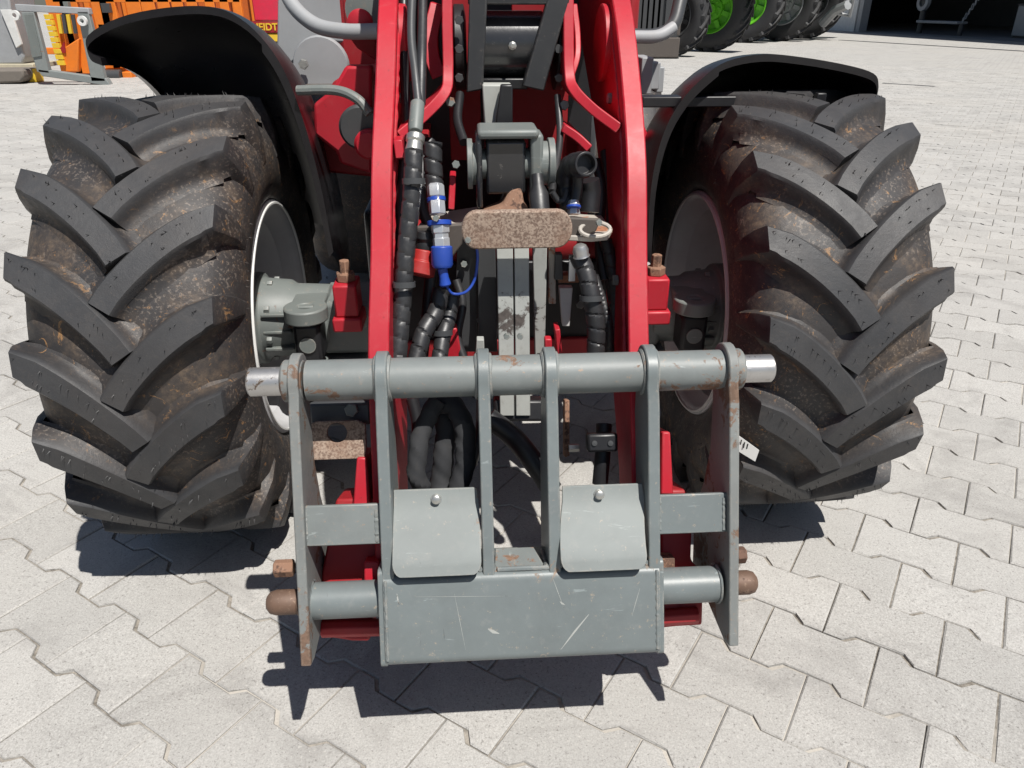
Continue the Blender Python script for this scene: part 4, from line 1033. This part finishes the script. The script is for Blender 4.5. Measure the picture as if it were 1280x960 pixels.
tractor('parked tractor with a plain grey wheel rim, third in the row', [(gp(974, 51), YW, 1.2, .6, LGREY)], DG, 0)
tractor('last tractor of the row with all black tyres next to the white workshop wall', [(gp(1004, 48), YW, 1.3, .62, STEELD)], DG, 0)
last_t = bpy.data.objects['tractor.003']
db = MB(); db.tube([D(1028, 30, 30), D(1045, 12, 29.5), D(1060, 6, 29)], .16, 8); db.tube([D(1046, 16, 29.5), D(1062, 20, 29.3), D(1068, -8, 29)], .07, 8)
put('drawbar', db, LGREY, last_t)
# machine with radiator grille
gp0 = G(846, 74); gp1 = G(786, 79); Yg = gp0.y
rg = thing('mower', 'dark brown machine front with vertical radiator slats standing left of the tractors', 'farm machine', (gp0.x-.6, Yg, 0)); rg['_c'] = (gp0.x-.6, Yg, 0)
def gb(x0, y0, x1, y1, Y, dep, mat, nm, bev=.01):
    p = D(x0, y0, Y); q = D(x1, y1, Y); return put(nm, MB().box((p.x, Y, q.z), (q.x, Y+dep, p.z)), mat, rg, bevel=bev)
gb(770, -60, 850, 44, Yg+.3, 1.5, BROWN, 'housing')
for k in range(9):
    gb(772+k*7.0, -60, 774.2+k*7.0, 44, Yg+.22, .06, STEELD, 'slat', .004)
for yy in (-30, 8, 30): gb(770, yy, 838, yy+1.6, Yg+.26, .04, RUST, 'rail', .004)
gb(770, 47, 848, 72, Yg+.1, .9, BROWN, 'bumper', .02)
gb(838, -60, 846, 47, Yg+.15, .3, STEELD, 'corner_post', .01)
gb(820, 70, 848, 79, Yg+.15, .5, STEELD, 'skid', .01)
gb(852, -60, 868, 40, Yg+1.9, .5, BROWN, 'side_cover', .01)
# workshop
A = G(1077, 40); Bq = G(1280, 52.5); d = (Bq-A).normalized(); nn = Vector((d.y, -d.x, 0)); nn = nn if nn.x > 0 else -nn
ws = thing('workshop', 'white walled workshop with a wide open dark doorway at the top right', 'building', (A.x, A.y, 0)); ws['_c'] = (A.x, A.y, 0)
def wallbox(s0, s1, z0, z1, t0, t1, mat, nm, bev=0, parent=ws):
    P = [A+d*s0+nn*t0, A+d*s1+nn*t0, A+d*s1+nn*t1, A+d*s0+nn*t1]
    return put(nm, MB().prism([(p.x, p.y, z0) for p in P], (0, 0, z1-z0)), mat, parent, bevel=bev, sm=False)
wallbox(-12, -.75, 0, 6, 0, .3, WHITE, 'wall')
wallbox(-.75, -.45, 0, 5, -.12, .25, WHITE, 'door_jamb'); wallbox(-.33, -.05, 0, 5, -.12, .25, LGREY, 'door_jamb')
wallbox(22, 34, 0, 6, 0, .3, WHITE, 'wall'); wallbox(-.04, 22, 4.2, 6, 0, .3, WHITE, 'lintel')
wallbox(-12, 34, .0, 6, 12, 12.3, CONC, 'back_wall'); wallbox(-12.3, -12, 0, 6, 0, 12, DARK, 'end_wall'); wallbox(34, 34.3, 0, 6, 0, 12, DARK, 'end_wall')
wallbox(-12.5, 34.5, 6, 6.3, -.4, 12.4, STEELD, 'roof')
wallbox(-.5, 33.9, .002, .012, .1, 11.9, CONC, 'floor')
sw = MB(); sw.box((0, 0, 0), (0, 0, 0)); 
# things in the doorway
lf = thing('bench_machine', 'grey workshop machine with a round head just inside the doorway', 'machine', tuple(A+d*3+nn*1.2)); lf['_c'] = tuple(A+d*3+nn*1.2)
p = A+d*2.2+nn*1.2
put('column', MB().cyl((p.x, p.y, 0), (p.x, p.y, 1.5), .12, 14), STEELD, lf)
q = A+d*4.6+nn*1.2
put('table', MB().prism([(v_.x, v_.y, .42) for v_ in (p-nn*.25, q-nn*.25, q+nn*.25, p+nn*.25)], (0, 0, .10)), LGREY, lf, bevel=.02)
put('column', MB().cyl((q.x, q.y, 0), (q.x, q.y, .42), .10, 12), STEELD, lf)
put('round_head', MB().lathe((p.x, p.y, 1.2), -nn, [(0, .12), (0, .34), (.15, .34), (.15, .18)], 22, cap=False), LGREY, lf)
chn = MB()
for i in range(9):
    f = i/8; c_ = q.lerp(q+d*.9, f)+Vector((0, 0, .55+f*1.3))
    chn.tube([c_+Vector((.0, .0, 0))+(Vector((0, 0, 1))*.11*cos(t_)+(d*.05)*sin(t_)*(1 if i % 2 else .5)) for t_ in [2*PI*k/10 for k in range(11)]], .018, 6, cap=False)
co = put('lifting_chain', chn, LGREY, None); co['label'] = 'steel chain hanging in the dark doorway'; co['category'] = 'chain'
for (s_, n_, w_, h_, mt, lb, nm_) in ((7.0, 2.2, .45, 1.1, LGREY, 'pale grey cabinet left of the red cart in the dark workshop', 'cabinet'), (13.5, 3.5, .9, 1.3, BROWN, 'brown crate standing right of the red cart inside the workshop', 'crate'), (16.5, 2.4, .5, .8, AXLE, 'low grey machine stand at the right edge of the dark doorway', 'stand')):
    p = A+d*s_+nn*n_; ob_ = thing(nm_, lb, nm_, (p.x, p.y, 0)); ob_['_c'] = (p.x, p.y, 0)
    put('body', MB().box((p.x-w_, p.y-w_, .08), (p.x+w_, p.y+w_, h_)), mt, ob_, bevel=.03)
    put('top', MB().box((p.x-w_-.03, p.y-w_-.03, h_), (p.x+w_+.03, p.y+w_+.03, h_+.05)), STEELD, ob_, bevel=.01)
    put('plinth', MB().box((p.x-w_+.05, p.y-w_+.05, .015), (p.x+w_-.05, p.y+w_-.05, .08)), DARK, ob_)
p = A+d*9+nn*3
tb = thing('tool_cart', 'dark red tool cart deep inside the workshop', 'cart', tuple(p)); tb['_c'] = tuple(p)
put('cabinet', MB().box((p.x-.5, p.y-.5, .25), (p.x+.5, p.y+.5, 1.6)), RED_D, tb, bevel=.03)
put('caster', MB().box((p.x-.45, p.y-.45, .02), (p.x+.45, p.y+.45, .25)), DARK, tb, bevel=.05)

# ------------------------------------------------------------------ background, left
def bt(name, label, cat, px, py):
    g_ = G(px, py); o = thing(name, label, cat, (g_.x, g_.y, 0)); o['_c'] = (g_.x, g_.y, 0); return o, g_.y
def bb(par, Y, x0, y0, x1, y1, dep, mat, nm, bev=.008, dy=0):
    p = D(x0, y0, Y+dy); q = D(x1, y1, Y+dy); return put(nm, MB().box((p.x, Y+dy, q.z), (q.x, Y+dy+dep, p.z)), mat, par, bevel=bev)
def bq(par, Y, quad, dep, mat, nm, bev=.008, dy=0):
    return put(nm, MB().prism([D(a, b, Y+dy) for a, b in quad], (0, dep, 0)), mat, par, bevel=bev)
# grey bucket at the very left
o, Y = bt('loader_bucket', 'smooth light grey bucket back at the far left edge', 'bucket', 0, 97)
bq(o, Y, [(-80, -60), (4, -60), (14, 20), (30, 70), (28, 80), (-80, 82)], .8, LGREY, 'bucket_shell', .03)
bb(o, Y, -80, 80, 42, 86, .9, paint('bucket_edge', (.5, .45, .33), .5), 'cutting_edge', .01, -.05)
bq(o, Y, [(0, 12), (13, 12), (27, 55), (20, 60)], .05, WHITE, 'side_rib', .005, -.06)
o, Y = bt('concrete_block', 'worn dark concrete block under the bucket at far left', 'block', 10, 105)
bq(o, Y, [(-60, 88), (28, 87), (30, 96), (26, 103), (-60, 107)], .6, paint('old_concrete', (.16, .14, .12), .9, dirt=.5), 'block_body', .03)
o, Y = bt('yellow_block', 'small yellow block standing by the foot of the grey frame', 'block', 40, 103)
bb(o, Y, 32, 86, 46, 103, .25, YELLOW, 'block_body', .015)
# grey headstock frame
o, Y = bt('pallet_fork_frame', 'grey pallet fork headstock with two hook eyes, in front of the orange machines', 'fork frame', 90, 106)
bq(o, Y, [(18, 5), (110, 10), (112, 18), (20, 14)], .12, LGREY, 'top_beam', .01)
bq(o, Y, [(26, 15), (42, 15), (62, 92), (46, 90)], .1, GREY_L, 'upright', .01)
bq(o, Y, [(96, 14), (110, 14), (132, 102), (114, 102)], .1, GREY_L, 'upright', .01)
bq(o, Y, [(46, 86), (132, 98), (138, 108), (52, 95)], .14, GREY_L, 'foot_beam', .01)
for cx_, cy_ in ((20, 19), (104, 26)):
    c_ = D(cx_, cy_, Y-.03); put('hook_eye', MB().lathe(c_, (0, -1, 0), [(0, .035), (0, .075), (.05, .075), (.05, .035), (0, .035)], 20, cap=False), WHITE, o)
for q in ([(30, 18), (40, 18), (52, 70), (40, 72)],): bq(o, Y, q, .02, AXLE, 'side_web', .003, -.02)
# orange machine row
o, Y = bt('orange_rake', 'orange farm implement with yellow plates behind the grey fork frame', 'implement', 110, 98); Y += .6
for x in (75, 88, 126, 136, 168, 186): bb(o, Y, x, -30, x+7, 92, .1, ORANGE, 'upright')
bb(o, Y, 60, -20, 300, 3, .15, ORANGE, 'top_rail'); bb(o, Y, 122, 30, 300, 36, .12, ORANGE, 'middle_rail')
for k in range(9): bq(o, Y, [(54+k*2, 18+k*7.2), (63+k*2, 18+k*7.2), (65+k*2, 24+k*7.2), (56+k*2, 24+k*7.2)], .08, YELLOW, 'yellow_plate', .004, -.15)
for k in range(4): bq(o, Y, [(70+k*6, 18), (74+k*6, 18), (78+k*6, 42), (74+k*6, 42)], .05, STEELD if k % 2 else YELLOW, 'tine', .003, -.12)
bq(o, Y, [(70, 66), (98, 48), (98, 90), (76, 90)], .3, ORANGE, 'gear_guard', .02, -.1)
bq(o, Y, [(72, 66), (80, 52), (82, 66)], .02, RED_D, 'reflector', .002, -.13)
bb(o, Y, 125, 4, 138, 16, .1, STEELD, 'bracket', .005, -.1); bb(o, Y, 78, 2, 86, 10, .1, AXLE, 'bracket', .005, -.1)
bb(o, Y, 128, 74, 220, 82, .2, ORANGE, 'lower_beam', .01, -.3); bb(o, Y, 128, 86, 300, 94, .2, ORANGE, 'lower_beam', .01, -.25)
c0 = D(134, 95, Y-.4); c1 = D(152, 95, Y-.4); put('roller', MB().cyl(c0, c1, .11, 20, .01), STEELD, o)
bb(o, Y, 152, 90, 166, 102, .3, ORANGE, 'end_plate', .01, -.4)
bb(o, Y, 138, 98, 240, 106, .3, RED_D, 'skid', .01, -.3)
for x in (205, 222, 240, 262, 280, 296): bb(o, Y, x, -30, x+8, 92, .1, ORANGE, 'upright')
o, Y = bt('orange_trailer', 'long orange panelled machine side at the rear left, filling the background', 'trailer', 200, 90); Y += 2.2
for k in range(12): bb(o, Y, 50+k*23, -60, 71+k*23, 60, .08, ORANGE, 'panel', .01)
bb(o, Y, 50, 60, 326, 68, .2, ORANGE, 'sill', .01, -.05)
bb(o, Y, 50, -60, 326, 72, .5, paint('orange_frame', (.5, .11, .01), .6), 'frame', .01, .12)
for k in range(3): bb(o, Y, 80+k*90, 66, 96+k*90, 95, .3, STEELD, 'axle_stand', .01, .1)
# red machine with yellow lettering
o, Y = bt('red_machine', 'red machine side with HEIDT lettering in yellow between fender and handrail', 'farm machine', 330, 92)
bb(o, Y, 306, -60, 349, 26, .6, paint('pinkish_red_paint', (.62, .02, .06), .4), 'red_cover', .02)
sg = bb(o, Y, 306, 27, 349, 41, .6, RED_D, 'name_band', .01)
bb(o, Y, 306, 42, 349, 52, .6, YELLOW, 'lower_stripe', .01, .02)
bb(o, Y, 300, 52, 349, 100, .5, BROWN, 'under_frame', .01, .1)
cu = bpy.data.curves.new('lettering', 'FONT'); cu.body = 'HEIDT'; cu.size = .17; cu.extrude = .004; cu.offset = .004; cu.align_x = 'RIGHT'; cu.align_y = 'CENTER'
tmp = bpy.data.objects.new('lettering_tmp', cu); link(tmp)
bpy.context.view_layer.update()
tme = bpy.data.meshes.new_from_object(tmp.evaluated_get(bpy.context.evaluated_depsgraph_get())); bpy.data.objects.remove(tmp)
lt = link(bpy.data.objects.new('lettering', tme)); tme.materials.clear(); tme.materials.append(YELLOW); lt.parent = sg
pl = D(347, 34, Y-.008); lt.location = pl-Vector(sg['_c']); lt.rotation_euler = (PI/2, 0, 0)

# drop helper notes
for ob in bpy.data.objects:
    if '_c' in ob: del ob['_c']
